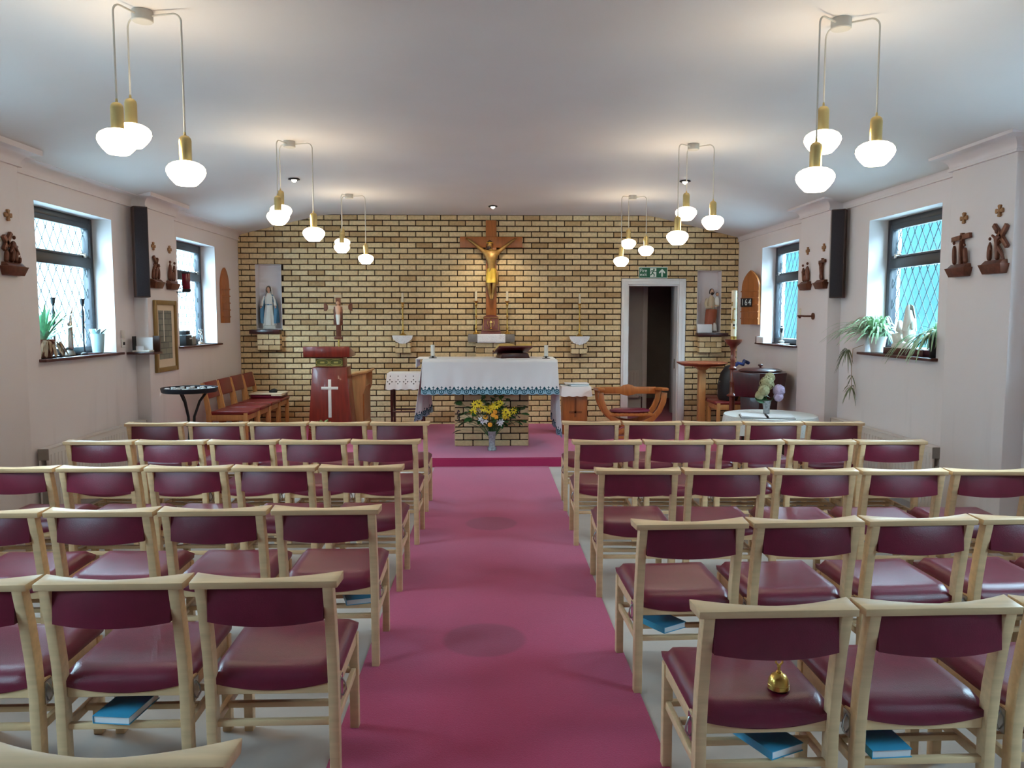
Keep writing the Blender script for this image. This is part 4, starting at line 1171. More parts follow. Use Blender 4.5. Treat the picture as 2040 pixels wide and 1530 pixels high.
# ================================================================== crucifix
t = thing('wall_crucifix', 'large golden oak crucifix hung on the brick end wall', 'crucifix', (0.040, YB - 0.004, 1.58))
MB().b2((-0.072, -0.05, 0.0), (0.072, -0.006, 1.282)).obj('cross_upright', 'oak', t, bevel=0.004)
MB().b2((-0.42, -0.056, 0.918), (0.42, -0.008, 1.062)).obj('cross_beam', 'oak', t, bevel=0.004)
y = -0.095
V = [(0, y, 0.56), (0.004, y - .005, 0.64), (0.004, y - .01, 0.74), (0.0, y - .01, 0.83), (0, y, 0.885),               # pelvis .. neck base
     (-0.075, y, 0.845), (-0.175, y + .01, 0.925), (-0.275, y + .02, 1.005), (-0.312, y + .028, 1.025),             # arm, forearm, hand
     (0.085, y, 0.845), (0.180, y + .01, 0.925), (0.285, y + .02, 1.005), (0.322, y + .028, 1.025),
     (-0.040, y, 0.535), (-0.030, y - .02, 0.40), (-0.012, y - .005, 0.28), (-0.004, y - .035, 0.215),                # thigh, knee, ankle, foot
     (0.044, y, 0.535), (0.040, y - .028, 0.40), (0.018, y - .01, 0.28), (0.012, y - .045, 0.215),
     (-0.012, y - .018, 0.92)]
E_ = [(0, 1), (1, 2), (2, 3), (3, 4), (3, 5), (5, 6), (6, 7), (7, 8), (3, 9), (9, 10), (10, 11), (11, 12), (0, 13), (13, 14), (14, 15), (15, 16), (0, 17), (17, 18), (18, 19), (19, 20), (4, 21)]
Rr = [(.058, .045), (.054, .04), (.062, .046), (.066, .045), .026, .034, .024, .019, .014, .034, .024, .019, .014, .036, .030, .020, .014, .036, .030, .020, .014, .022]
corp = skin('figure', V, E_, Rr, 'gold', t)
hd = MB().ball((-0.018, y - .035, 0.945), 0.042, 16, sx=0.85, sy=0.95, sz=1.2)
hd.ball((-0.022, y - .076, 0.936), 0.008, 8, sz=1.6)
hd.obj('head', 'gold', t)
MB().ball((-0.018, y - .022, 0.957), 0.046, 16, sx=0.9, sy=0.9, sz=1.15).ball((-0.045, y - .025, 0.915), 0.02, 10, sz=1.8).obj('hair', 'hair', t)
MB().tube([(-0.018 + 0.045 * math.cos(a), y - .03 + 0.043 * math.sin(a), 0.972) for a in [2 * PI * k / 16 for k in range(17)]], 0.006, 6).obj('crown', 'goldb', t)
MB().ball((-0.024, y - .060, 0.912), 0.022, 10, sz=1.1, sy=.7).obj('beard', 'hair', t)
MB().loft([(0.445, 0, y - .012, .070, .052), (0.50, 0, y - .008, .074, .056), (0.56, 0.002, y, .072, .055), (0.62, 0.004, y - .002, .062, .048), (0.635, 0.004, y - .002, .060, .046)], 24, 7, 0.09).obj('loin_cloth', 'goldb', t)
MB().loft([(0.42, 0.075, y - .005, .016, .02), (0.50, 0.082, y - .005, .022, .024), (0.58, 0.076, y - .004, .02, .022), (0.61, 0.07, y - .004, .008, .01)], 12, 4, 0.15).obj('cloth_knot', 'gold', t)
for s in (-1, 1):
    for k, (dx, dz) in enumerate(((0.024, 0.0), (0.026, 0.008), (0.024, 0.016), (0.016, 0.022), (0.0, 0.024))):
        MB().tube([(s * 0.318, y + .028, 1.027), (s * (0.318 + dx * .6), y + .024, 1.027 + dz * .6), (s * (0.318 + dx), y + .016, 1.027 + dz)], 0.0042, 6, taper=[1, .9, .6]).obj('finger', 'gold', t)

# tabernacle, its cloth and candlesticks
t = thing('tabernacle', 'small copper tabernacle with relief panel under the crucifix', 'tabernacle', (0.035, YB - 0.085, 1.3365))
def frus(a0, b0, a1, b1, z0, z1): 
    return MB().add([(-a0, -b0, z0), (a0, -b0, z0), (a0, b0, z0), (-a0, b0, z0), (-a1, -b1, z1), (a1, -b1, z1), (a1, b1, z1), (-a1, b1, z1)], [(3, 2, 1, 0), (4, 5, 6, 7), (0, 1, 5, 4), (1, 2, 6, 5), (2, 3, 7, 6), (3, 0, 4, 7)])
frus(0.138, 0.080, 0.132, 0.078, 0, 0.03).obj('plinth', 'copper', t, bevel=0.003)
frus(0.130, 0.075, 0.100, 0.06, 0.03, 0.235).obj('casket_body', 'copper', t, bevel=0.006)
frus(0.100, 0.058, 0.03, 0.02, 0.235, 0.26).obj('roof', 'copper', t, bevel=0.003)
fm = Matrix.Translation((0, -0.0765, 0.04)) @ Matrix.Rotation(R(-4.2), 4, 'X')
MB().b2((-0.10, -0.004, 0.012), (0.10, 0.004, 0.018), fm).b2((-0.10, -0.004, 0.175), (0.10, 0.004, 0.181), fm).b2((-0.103, -0.004, 0.012), (-0.097, 0.004, 0.181), fm).b2((0.097, -0.004, 0.012), (0.103, 0.004, 0.181), fm).obj('door_border', 'brass', t)
rel = MB().tube([(-.04, 0, .14), (-.045, 0, .10), (-.03, 0, .065)], .004, 6, fm).tube([(.04, 0, .14), (.045, 0, .10), (.03, 0, .065)], .004, 6, fm).tube([(0, 0, .05), (0, 0, .15)], .005, 6, fm).tube([(-.02, 0, .12), (.02, 0, .12)], .004, 6, fm)
rel.ball((0, 0, .155), .011, 8, mx=fm).lathe([(.004, .09), (.006, .05), (.02, .035), (.022, .03)], seg=12, mx=fm)
rel.obj('relief', 'brass', t)
o = MB().b2((-0.145, YB - 0.176, 1.222), (0.222, YB - 0.172, 1.339)).b2((-0.145, YB - 0.176, 1.3352), (0.222, YB - 0.166, 1.3392)).obj('tabernacle_cloth', 'lace', bevel=0)
mb = MB(); mb.sheet(lambda u, v: ((-0.148 + 0.376 * u, YB - 0.1775 - 0.004 * math.sin(u * 20) * (1 - v), 1.338 - 0.118 * (1 - v)), (u * .37, v * .12)), 30, 6)
bpy.data.objects.remove(o); o = mb.obj('tabernacle_cloth', 'lace', smooth=60, fix=False)
md = o.modifiers.new('Thickness', 'SOLIDIFY'); md.thickness = 0.004
tag(o, 'white lace edged cloth hanging from the tabernacle shelf', 'cloth')

CP = [(0.046, 0.0), (0.048, 0.006), (0.040, 0.016), (0.022, 0.026), (0.014, 0.045), (0.010, 0.06), (0.014, 0.075), (0.018, 0.085), (0.012, 0.097), (0.0085, 0.115), (0.0075, 0.18), (0.009, 0.225), (0.016, 0.235), (0.017, 0.242), (0.009, 0.252), (0.0075, 0.28), (0.0085, 0.36), (0.013, 0.385), (0.019, 0.395), (0.013, 0.41), (0.020, 0.43), (0.030, 0.44), (0.031, 0.445), (0.016, 0.448)]
def candlestick(x, z, yy, label):
    t = thing('brass_candlestick', label, 'candlestick', (x, yy, z), 0, 'tall brass candlesticks on the end wall')
    MB().lathe(CP, seg=16).obj('stem', 'brass', t, smooth=50)
    for k in range(3):
        a = 2 * PI * k / 3 + PI / 2
        MB().ball((0.038 * math.cos(a), 0.038 * math.sin(a), 0.010), 0.010, 8).obj('foot_knob', 'brass', t)
    MB().lathe([(0.0155, 0.446), (0.0155, 0.572), (0.012, 0.574), (0.002, 0.572)], seg=14).obj('candle', 'wax', t)
candlestick(-1.155, 1.3165, YB - 0.075, 'brass candlestick on the lace bracket towards the lectern')
candlestick(1.240, 1.3015, YB - 0.075, 'brass candlestick on the lace bracket towards the doorway')
candlestick(-0.165, 1.3355, YB - 0.10, 'brass candlestick beside the tabernacle, lectern side')
candlestick(0.255, 1.3355, YB - 0.10, 'brass candlestick beside the tabernacle, doorway side')
def doily(x, z, w, label):
    mb = MB()
    def f(u, v):
        xx = x - w / 2 + w * u; d = 1 - v
        drop = 0.010 + 0.098 * (1 - (2 * u - 1) ** 2) ** 0.7 + 0.006 * abs(math.sin(u * 7 * PI))
        return ((xx, YB - 0.143 - 0.006 * math.sin(u * 16) * d, z + 0.003 - drop * d), (u * w, v * 0.1))
    mb.sheet(f, 42, 6)
    mb.sheet(lambda u, v: ((x - w / 2 + w * u, YB - 0.143 + 0.13 * v, z + 0.003), (u * w, 0.1 + v * .1)), 12, 4)
    o = mb.obj('lace_doily', 'lace', smooth=60, fix=False)
    tag(o, label, 'doily', 'lace doilies under the outer candlesticks')
doily(-1.155, 1.3155, 0.275, 'scalloped white lace doily on the bracket towards the lectern')
doily(1.235, 1.3005, 0.275, 'scalloped white lace doily on the bracket towards the doorway')

# ================================================================== sanctuary furniture
# lectern (ambo)
t = thing('lectern', 'mahogany lectern with white cross and gold embroidered band', 'lectern', (-1.860, 9.30, ZS))
def tap(x0, x1, x2, x3, y0, y1, y2, y3, z0, z1):
    return MB().add([(x0, y0, z0), (x1, y0, z0), (x1, y1, z0), (x0, y1, z0), (x2, y2, z1), (x3, y2, z1), (x3, y3, z1), (x2, y3, z1)], [(3, 2, 1, 0), (4, 5, 6, 7), (0, 1, 5, 4), (1, 2, 6, 5), (2, 3, 7, 6), (3, 0, 4, 7)])
tap(-0.265, 0.265, -0.200, 0.200, 0, 0.36, 0.02, 0.30, 0.0, 0.880).obj('body', 'mahog', t, bevel=0.006)
tap(-0.160, 0.162, -0.160, 0.162, 0.02, 0.28, 0.02, 0.28, 0.880, 1.000).obj('neck', 'mahog', t, bevel=0.003)
MB().b2((-0.156, 0.008, 0.892), (0.158, 0.021, 0.985)).obj('embroidered_band', 'bandgreen', t)
bd = MB()
for cx in (-0.078, 0.080):
    for k in range(24):
        a = 2 * PI * k / 24; a2 = 2 * PI * (k + 1) / 24
        def lz(q): return (cx + 0.068 * math.copysign(abs(math.cos(q)) ** 0.7, math.cos(q)), 0.005, 0.9385 + 0.031 * math.copysign(abs(math.sin(q)) ** 0.7, math.sin(q)))
        bd.tube([lz(a), lz(a2)], 0.0035, 5)
    bd.box((cx, 0.005, 0.9385), (0.050, 0.003, 0.020))
bd.box((0.001, 0.005, 0.9385), (0.007, 0.004, 0.05)).box((0.001, 0.005, 0.9385), (0.032, 0.004, 0.007))
bd.b2((-0.152, 0.003, 0.977), (0.154, 0.008, 0.983)).b2((-0.152, 0.003, 0.894), (0.154, 0.008, 0.900))
bd.obj('gold_embroidery', 'tealband', t)
MB().add([(-0.29, -0.03, 1.0), (0.245, -0.03, 1.0), (0.245, 0.40, 1.0), (-0.29, 0.40, 1.0), (-0.29, -0.03, 1.125), (0.245, -0.03, 1.125), (0.245, 0.40, 1.03), (-0.29, 0.40, 1.03)], [(3, 2, 1, 0), (4, 5, 6, 7), (0, 1, 5, 4), (1, 2, 6, 5), (2, 3, 7, 6), (3, 0, 4, 7)]).obj('book_rest', 'mahog', t, bevel=0.004)
sl = Matrix.Rotation(R(-1.3), 4, 'X')
MB().b2((-0.018, -0.002, 0.290), (0.018, 0.018, 0.738), sl).obj('cross_upright', 'statwhite', t, bevel=0.002)
MB().b2((-0.098, -0.003, 0.620), (0.098, 0.017, 0.652), sl).obj('cross_arm', 'statwhite', t, bevel=0.002)

t = thing('potted_plant', 'low green plant in a pot at the foot of the lectern', 'plant', (-1.90, 9.02, ZS))
MB().lathe([(0.055, 0), (0.075, 0.12), (0.08, 0.14), (0.072, 0.14), (0.066, 0.11)], seg=18).obj('pot', 'terracotta', t)
MB().b2((-0.06, -0.06, 0.105), (0.06, 0.06, 0.112)).obj('soil', 'dark', t)
fo = MB(); random.seed(3)
for k in range(90):
    a = random.uniform(0, 2 * PI); e = random.uniform(0.1, 1.3); r = random.uniform(.08, .17)
    d = Vector((math.cos(a) * math.cos(e), math.sin(a) * math.cos(e), math.sin(e)))
    p = Vector((0, 0, .11)) + d * r; q = p + d * 0.05
    fo.ribbon([tuple(p), tuple((p + q) / 2 + Vector((0, 0, .006))), tuple(q)], [.012, .04, .004])
for k in range(30):
    a = random.uniform(0, 2 * PI); e = random.uniform(0.3, 1.3); d = Vector((math.cos(a) * math.cos(e), math.sin(a) * math.cos(e), math.sin(e)))
    fo.tube([(0, 0, .10), tuple(Vector((0, 0, .11)) + d * .15)], .002, 4)
stuff(fo.obj('foliage', mat('moss_leaf', (110, 122, 62), 0.6, var=0.25, scale=20), t, fix=False))

# processional cross behind the lectern
t = thing('processional_cross', 'painted wooden processional cross on a pole behind the lectern', 'cross', (-1.928, 10.30, ZS))
MB().lathe([(0.14, 0), (0.14, 0.02), (0.05, 0.04), (0.018, 0.06), (0.012, 0.09)], seg=18).obj('base', 'mahog2', t)
MB().tube([(0, 0, 0.05), (0, 0, 1.20)], 0.011, 10).obj('pole', 'brass', t)
W1 = 'bronze'
MB().b2((-0.03, -0.012, 1.20), (0.03, 0.012, 1.735)).obj('cross_upright', W1, t, bevel=0.003)
MB().b2((-0.055, -0.014, 1.18), (0.055, 0.014, 1.215)).obj('foot_block', W1, t, bevel=0.003)
MB().b2((-0.048, -0.014, 1.715), (0.048, 0.014, 1.755)).obj('top_block', 'statcream', t, bevel=0.003)
MB().b2((-0.15, -0.010, 1.565), (0.15, 0.010, 1.618)).obj('cross_arm', 'statcream', t, bevel=0.003)
for s in (-1, 1): MB().prism([(s * 0.13, 1.575), (s * 0.155, 1.545), (s * 0.180, 1.545), (s * 0.180, 1.645), (s * 0.155, 1.645), (s * 0.13, 1.61)], 0.028, Matrix.Translation((0, -0.014, 0))).obj('arm_end', W1, t)
MB().b2((-0.055, -0.014, 1.36), (0.055, 0.010, 1.60)).obj('side_panel', W1, t, bevel=0.003)
MB().loft([(1.37, 0, -.02, .018, .010), (1.40, 0, -.022, .022, .014), (1.47, 0, -.024, .030, .016), (1.50, 0, -.024, .030, .016)], 14, 5, .08).obj('loin_cloth', 'statwhite', t)
MB().loft([(1.50, 0, -.02, .026, .014), (1.55, 0, -.022, .034, .016), (1.60, 0, -.02, .036, .014), (1.62, 0, -.02, .012, .010)], 14).ball((0, -.028, 1.645), .022, 12, sz=1.25).obj('painted_figure', 'skin', t)

# kneeler beside the lectern
t = thing('prayer_desk', 'pale oak prayer desk side-on beside the lectern', 'prayer desk', (-1.612, 10.07, ZS))
pd = [(-0.10, 0.0), (0.10, 0.0), (0.10, 0.08), (0.062, 0.18), (0.058, 0.50), (0.10, 0.60), (0.105, 0.775), (-0.115, 0.735), (-0.10, 0.66)]
MB().prism(pd, 0.025, Matrix.Translation((0, -0.30, 0))).obj('side_panel', 'mid', t, bevel=0.003)
MB().prism(pd, 0.025, Matrix.Translation((0, 0.25, 0))).obj('side_panel', 'mid', t, bevel=0.003)
MB().add([(-0.135, -0.32, 0.735), (0.125, -0.32, 0.782), (0.125, 0.30, 0.782), (-0.135, 0.30, 0.735), (-0.135, -0.32, 0.757), (0.125, -0.32, 0.804), (0.125, 0.30, 0.804), (-0.135, 0.30, 0.757)], [(3, 2, 1, 0), (4, 5, 6, 7), (0, 1, 5, 4), (1, 2, 6, 5), (2, 3, 7, 6), (3, 0, 4, 7)]).obj('desk_top', 'mid', t, bevel=0.004)
MB().b2((0.062, -0.275, 0.18), (0.075, 0.25, 0.60)).obj('front_board', 'oak', t, smooth=0)

def cloth_box(t, x0, x1, y0, y1, zt, drop, material, name='table_cloth', wob=0.008, rnd=0.0):
    mb = MB(); per = [(x0, y0), (x1, y0), (x1, y1), (x0, y1), (x0, y0)]
    mb.sheet(lambda u, v: ((x0 + (x1 - x0) * u, y0 + (y1 - y0) * v, zt), (u * (x1 - x0), 0.4)), 6, 6)
    off = 0
    for k in range(4):
        (a0, b0), (a1, b1) = per[k], per[k + 1]; L = math.hypot(a1 - a0, b1 - b0); nx, ny = (b1 - b0) / L, -(a1 - a0) / L
        def f(u, v, a0=a0, b0=b0, a1=a1, b1=b1, nx=nx, ny=ny, L=L, off=off):
            d = 1 - v; g = wob * d * (1 + math.sin((u * L + off) * 42)) + 0.012 * d
            sc_ = 0.010 * abs(math.sin((u * L) / 0.093 * PI)) if v == 0 else 0
            e = 1 + 2 * g / L
            uu = 0.5 + (u - 0.5) * e
            return ((a0 + (a1 - a0) * uu + nx * g, b0 + (b1 - b0) * uu + ny * g, zt - drop * d - sc_), (u * L, v * drop))
        mb.sheet(f, 40, 6); off += L
    return mb.obj(name, material, t, smooth=60, fix=False)

t = thing('side_table', 'tall dark side table with eyelet lace cloth beside the altar', 'table', (-1.02, 10.05, ZS))
for sx in (-0.19, 0.19):
    for sy in (-0.14, 0.14):
        MB().lathe([(0.016, 0), (0.018, 0.10), (0.014, 0.2), (0.018, 0.42), (0.016, 0.75)], (sx, sy, 0), 10).obj('leg', 'mahog2', t)
for sy in (-0.14, 0.14): MB().tube([(-0.19, sy, 0.285), (0.19, sy, 0.285)], 0.011, 8).obj('stretcher', 'mahog2', t)
for sx in (-0.19, 0.19): MB().tube([(sx, -0.14, 0.285), (sx, 0.14, 0.285)], 0.011, 8).obj('stretcher', 'mahog2', t)
MB().b2((-0.235, -0.18, 0.75), (0.235, 0.18, 0.768)).obj('table_top', 'mahog2', t, bevel=0.004)
o = cloth_box(t, -0.24, 0.24, -0.185, 0.185, 0.770, 0.195, 'eyelet')

t = thing('credence_cabinet', 'oak cabinet with carved cross under white cloth beside the altar', 'cabinet', (1.085, 9.95, ZS))
MB().b2((-0.155, -0.13, 0), (0.150, 0.17, 0.60)).obj('body', 'oak', t, bevel=0.004)
MB().b2((-0.012, -0.134, 0.22), (0.012, -0.129, 0.46)).b2((-0.08, -0.134, 0.27), (0.08, -0.129, 0.295)).obj('carved_cross', mat('carved_line', (120, 66, 26), .5), t)
MB().b2((-0.165, -0.15, 0.585), (0.185, 0.18, 0.60)).obj('cabinet_top', 'oak', t)
cloth_box(t, -0.172, 0.192, -0.155, 0.185, 0.603, 0.115, 'linen', wob=0.002)
o = hymn_book(1.13, 9.93, R(-80), 'blue edged book lying on the oak cabinet by the altar', ZS + 0.606, 0.16, 0.24, 0.02); del o['group']
o = tag(MB().b2((0.96, 9.86, ZS + 0.6275), (1.26, 10.06, ZS + 0.637)).obj('folded_linen', 'paper', bevel=0.003), 'folded white linen on the blue edged book', 'linen')

# X-frame president's chair
t = thing('curved_armchair', 'golden oak curved frame armchair between altar and doorway', 'chair', (1.735, 9.62, ZS))
def arc_leg(s, y):
    pts = [(s * 0.385, 0.560), (s * 0.372, 0.45), (s * 0.325, 0.34), (s * 0.245, 0.245), (s * 0.13, 0.185), (s * 0.0, 0.165)]
    n = len(pts); vs = []; fs = []
    for i, (x, z) in enumerate(pts):
        a, b = pts[max(0, i - 1)], pts[min(n - 1, i + 1)]; dx, dz = b[0] - a[0], b[1] - a[1]; L = math.hypot(dx, dz); nx, nz = -dz / L, dx / L
        for (q, yy) in ((-.032, -.018), (.032, -.018), (.032, .018), (-.032, .018)): vs.append((x + nx * q, y + yy, z + nz * q))
    for i in range(n - 1):
        for k in range(4): fs.append((i * 4 + k, i * 4 + (k + 1) % 4, i * 4 + 4 + (k + 1) % 4, i * 4 + 4 + k))
    fs += [(0, 1, 2, 3), tuple(range(4 * n - 4, 4 * n))]
    return MB().add(vs, fs)
for y in (-0.16, 0.18):
    for s in (-1, 1): arc_leg(s, y).obj('curved_frame', 'oak', t, bevel=0.004)
    for s in (-1, 1): MB().beam((0, y, 0.165), (s * 0.27, y, 0.02), 0.05, 0.036, (0, 0, 1)).obj('foot', 'oak', t, bevel=0.004)
    MB().b2((-0.33, y - 0.022, 0.0), (0.33, y + 0.022, 0.035)).obj('floor_rail', 'oak', t, bevel=0.004)
for s in (-1, 1):
    n = 7; vs = []; fs = []
    for k in range(n):
        u = k / (n - 1); y = -0.21 + 0.44 * u; wd = 0.040 + 0.014 * math.sin(u * PI); dz = 0.012 * math.cos(u * PI)
        for (q, z) in ((-wd, 0.572), (wd, 0.572), (wd, 0.604), (-wd, 0.604)): vs.append((s * 0.385 + q, y, z + dz))
    for k in range(n - 1):
        for j in range(4): fs.append((k * 4 + j, k * 4 + (j + 1) % 4, k * 4 + 4 + (j + 1) % 4, k * 4 + 4 + j))
    fs += [(0, 1, 2, 3), tuple(range(4 * n - 4, 4 * n))]
    MB().add(vs, fs).obj('arm', 'oak', t, bevel=0.005)
bp = [(-0.35, 0.515), (-0.10, 0.515), (-0.06, 0.50), (0.0, 0.488), (0.06, 0.50), (0.10, 0.515), (0.35, 0.515), (0.35, 0.600), (0.09, 0.600), (0.055, 0.622), (0.0, 0.632), (-0.055, 0.622), (-0.09, 0.600), (-0.35, 0.600)]
MB().prism(bp, 0.03, Matrix.Translation((0, 0.165, 0))).obj('back_rail', 'oak', t, bevel=0.003)
MB().b2((-0.275, -0.185, 0.275), (0.275, -0.15, 0.305)).obj('seat_rail', 'oak', t, bevel=0.003)
MB().b2((-0.275, 0.165, 0.275), (0.275, 0.20, 0.305)).obj('seat_rail', 'oak', t, bevel=0.003)
for k in range(9): MB().b2((-0.25 + k * 0.0585, -0.15, 0.282), (-0.215 + k * 0.0585, 0.165, 0.300)).obj('seat_slat', 'oak', t, bevel=0.002, seg=1)
MB().loft([(0.302, 0, 0.03, .23, .12), (0.315, 0, 0.03, .25, .13), (0.335, 0, 0.03, .245, .125), (0.345, 0, 0.03, .20, .10)], 26).obj('seat_cushion', 'vinyl', t)

# pedestal table
t = thing('pedestal_table', 'oak pedestal table with eight sided top near the corner', 'table', (2.742, 10.10, ZS))
oc = [(math.cos(PI / 8 + k * PI / 4) * 0.325, math.sin(PI / 8 + k * PI / 4) * 0.30) for k in range(8)]
MB().add([(x * 0.82, y * 0.82, 0.845) for x, y in oc] + [(x, y, 0.878) for x, y in oc] + [(x, y, 0.892) for x, y in oc], [tuple(range(7, -1, -1)), tuple(range(16, 24))] + [(k, (k + 1) % 8, 8 + (k + 1) % 8, 8 + k) for k in range(8)] + [(8 + k, 8 + (k + 1) % 8, 16 + (k + 1) % 8, 16 + k) for k in range(8)]).obj('table_top', mat('reddish_oak', (150, 78, 50), .4, stretch=(1, 8, 8)), t)
MB().b2((-0.045, -0.045, 0.03), (0.045, 0.045, 0.82)).obj('column', 'mid', t, bevel=0.006)
tap(-0.045, 0.045, -0.10, 0.10, -0.045, 0.045, -0.10, 0.10, 0.79, 0.845).obj('bracket', 'mid', t)
MB().b2((-0.085, -0.20, 0), (0.085, 0.20, 0.035)).obj('base', 'mid', t, bevel=0.004)

# paschal candle stand
t = thing('paschal_candle_stand', 'tall turned wooden stand holding the big paschal candle', 'candle stand', (2.912, 9.36, ZS))
SP = [(0.15, 0), (0.155, 0.02), (0.13, 0.05), (0.06, 0.08), (0.036, 0.12), (0.033, 0.30), (0.031, 0.50), (0.036, 0.515), (0.062, 0.525), (0.066, 0.535), (0.045, 0.55), (0.031, 0.565), (0.029, 0.68), (0.034, 0.69), (0.034, 0.70), (0.029, 0.71), (0.030, 0.84), (0.046, 0.852), (0.048, 0.862), (0.030, 0.878), (0.028, 0.95), (0.034, 0.965), (0.028, 0.98), (0.030, 1.08), (0.045, 1.12), (0.085, 1.155), (0.100, 1.18), (0.104, 1.20), (0.100, 1.202), (0.06, 1.19)]
MB().lathe(SP, seg=22).obj('turned_stem', mat('red_brown_wood', (104, 52, 38), .28, coat=.3), t, smooth=45)
MB().lathe([(0.034, 1.19), (0.036, 1.235), (0.030, 1.24)], seg=18).obj('candle_cup', 'brass', t)
cd_ = MB().lathe([(0.0325, 1.22), (0.0325, 1.775), (0.028, 1.78), (0.004, 1.775)], seg=20).obj('candle', 'wax', t)
dec = MB()
for z in (1.335, 1.43, 1.56): dec.box((-0.006, -0.033, z), (0.024, 0.004, 0.02))
dec.box((-0.02, -0.028, 1.49), (0.012, 0.006, 0.12)).box((-0.03, -0.016, 1.62), (0.008, 0.02, 0.05)).box((-0.03, -0.016, 1.42), (0.008, 0.02, 0.05))
dec.obj('wax_ornament', 'brass', cd_)
MB().box((-0.008, -0.033, 1.372), (0.022, 0.003, 0.024)).obj('year_mark', 'black', cd_)

# font
t = thing('baptismal_font', 'six sided mahogany font with round lid by the wall', 'font', (3.075, 8.90, ZS))
hx = [(math.cos(R(12 + 60 * k)), math.sin(R(12 + 60 * k))) for k in range(6)]
def hexp(r0, z0, r1, z1): return MB().add([(x * r0, y * r0, z0) for x, y in hx] + [(x * r1, y * r1, z1) for x, y in hx], [tuple(range(5, -1, -1)), tuple(range(6, 12))] + [(k, (k + 1) % 6, 6 + (k + 1) % 6, 6 + k) for k in range(6)])
hexp(0.30, 0.575, 0.335, 0.848).obj('drum', 'mahog2', t, bevel=0.005)
hexp(0.20, 0.0, 0.235, 0.575).obj('pedestal', 'mahog2', t, bevel=0.005)
hexp(0.29, 0.0, 0.27, 0.06).obj('plinth', 'mahog2', t, bevel=0.005)
MB().lathe([(0.22, 0.850), (0.238, 0.856), (0.238, 0.868), (0.20, 0.882), (0.05, 0.892), (0.02, 0.893)], (0.01, 0, 0), 36).obj('lid', 'mahog2', t, smooth=40)
MB().lathe([(0.012, 0.890), (0.012, 0.905), (0.026, 0.915), (0.027, 0.928), (0.018, 0.935), (0.004, 0.937)], (0.01, 0, 0), 16).obj('lid_knob', 'mahog2', t)

# round table with cloth, open book, hydrangeas
TB = (2.62, 7.26)
t = thing('round_side_table', 'round table under a pale cloth holding book and hydrangeas', 'table', (TB[0], TB[1], 0))
for k in range(4):
    a = PI / 4 + k * PI / 2
    MB().tube([(0.30 * math.cos(a), 0.30 * math.sin(a), 0), (0.26 * math.cos(a), 0.26 * math.sin(a), 0.63)], 0.018, 10).obj('leg', 'mahog2', t)
MB().lathe([(0.40, 0.63), (0.41, 0.64), (0.41, 0.65), (0.40, 0.655)], seg=40).obj('table_top', 'mahog2', t)
mb = MB()
mb.sheet(lambda u, v: ((0.418 * v * math.cos(2 * PI * u), 0.418 * v * math.sin(2 * PI * u), 0.658), (u * 2.6, 0.5)), 60, 3)
mb.sheet(lambda u, v: (((0.418 + 0.02 * v + 0.012 * v * math.sin(u * 2 * PI * 14)) * math.cos(2 * PI * u), (0.418 + 0.02 * v + 0.012 * v * math.sin(u * 2 * PI * 14)) * math.sin(2 * PI * u), 0.658 - 0.16 * v), (u * 2.6, 0.2 - v * .2)), 112, 5)
mb.obj('table_cloth', cloth_mat('cream_lace', (214, 216, 214), 'lace'), t, smooth=60, fix=False)
t = thing('visitors_book', 'large open book with white pages on the round table', 'book', (TB[0] - 0.10, TB[1] - 0.19, 0.6595), R(-14))
MB().b2((-0.235, -0.135, 0), (0.235, 0.135, 0.004)).obj('cover', 'black', t, smooth=0)
for s in (-1, 1):
    MB().add([(s * 0.012, -0.128, 0.004), (s * 0.228, -0.128, 0.004), (s * 0.228, 0.128, 0.004), (s * 0.012, 0.128, 0.004), (s * 0.012, -0.128, 0.010), (s * 0.225, -0.128, 0.020), (s * 0.225, 0.128, 0.020), (s * 0.012, 0.128, 0.010)], [(3, 2, 1, 0), (4, 5, 6, 7), (0, 1, 5, 4), (1, 2, 6, 5), (2, 3, 7, 6), (3, 0, 4, 7)]).obj('page_block', 'paper', t, smooth=0)
MB().tube([(0.0, -0.10, 0.012), (0.0, 0.10, 0.012)], 0.009, 8).obj('ring_binding', 'blackm', t)
t = thing('glass_vase', 'small glass vase of hydrangeas on the round table', 'vase', (TB[0] - 0.015, TB[1] + 0.06, 0.6595))
MB().lathe([(0.026, 0), (0.028, 0.004), (0.030, 0.05), (0.040, 0.115), (0.043, 0.125), (0.039, 0.122), (0.028, 0.05)], seg=20).obj('glass_body', 'crystal', t, smooth=40)
bq2 = thing('hydrangea_bunch', 'cut green and lilac hydrangea heads with leaves', 'flowers', (TB[0] - 0.015, TB[1] + 0.06, 0.78))
def hydrangea(c, r, m):
    mb = MB(); random.seed(int(c[0] * 1000) + 5)
    for k in range(60):
        z = 1 - 2 * (k + 0.5) / 60; a = k * 2.39996; q = math.sqrt(1 - z * z)
        d = Vector((q * math.cos(a), q * math.sin(a), z)); p = Vector(c) + d * r * random.uniform(.88, 1.05)
        u_ = d.orthogonal().normalized(); v_ = d.cross(u_)
        for j in range(4):
            b = j * PI / 2 + a; e = u_ * math.cos(b) + v_ * math.sin(b)
            mb.ribbon([tuple(p), tuple(p + e * .010 + d * .003), tuple(p + e * .018)], [.006, .016, .004], tuple(d.cross(e)))
    mb.ball(c, r * 0.82, 12)
    return mb.obj('flower_head', m, bq2, smooth=60, fix=False)
hydrangea((0.0, 0.0, 0.165), 0.062, 'hydg'); hydrangea((-0.04, -0.03, 0.10), 0.05, 'hydg'); hydrangea((0.03, 0.02, 0.215), 0.045, 'hydg'); hydrangea((-0.075, -0.02, 0.055), 0.036, 'hydg')
hydrangea((0.108, -0.02, 0.10), 0.052, 'hydp'); hydrangea((0.10, -0.03, 0.04), 0.038, 'hydp')
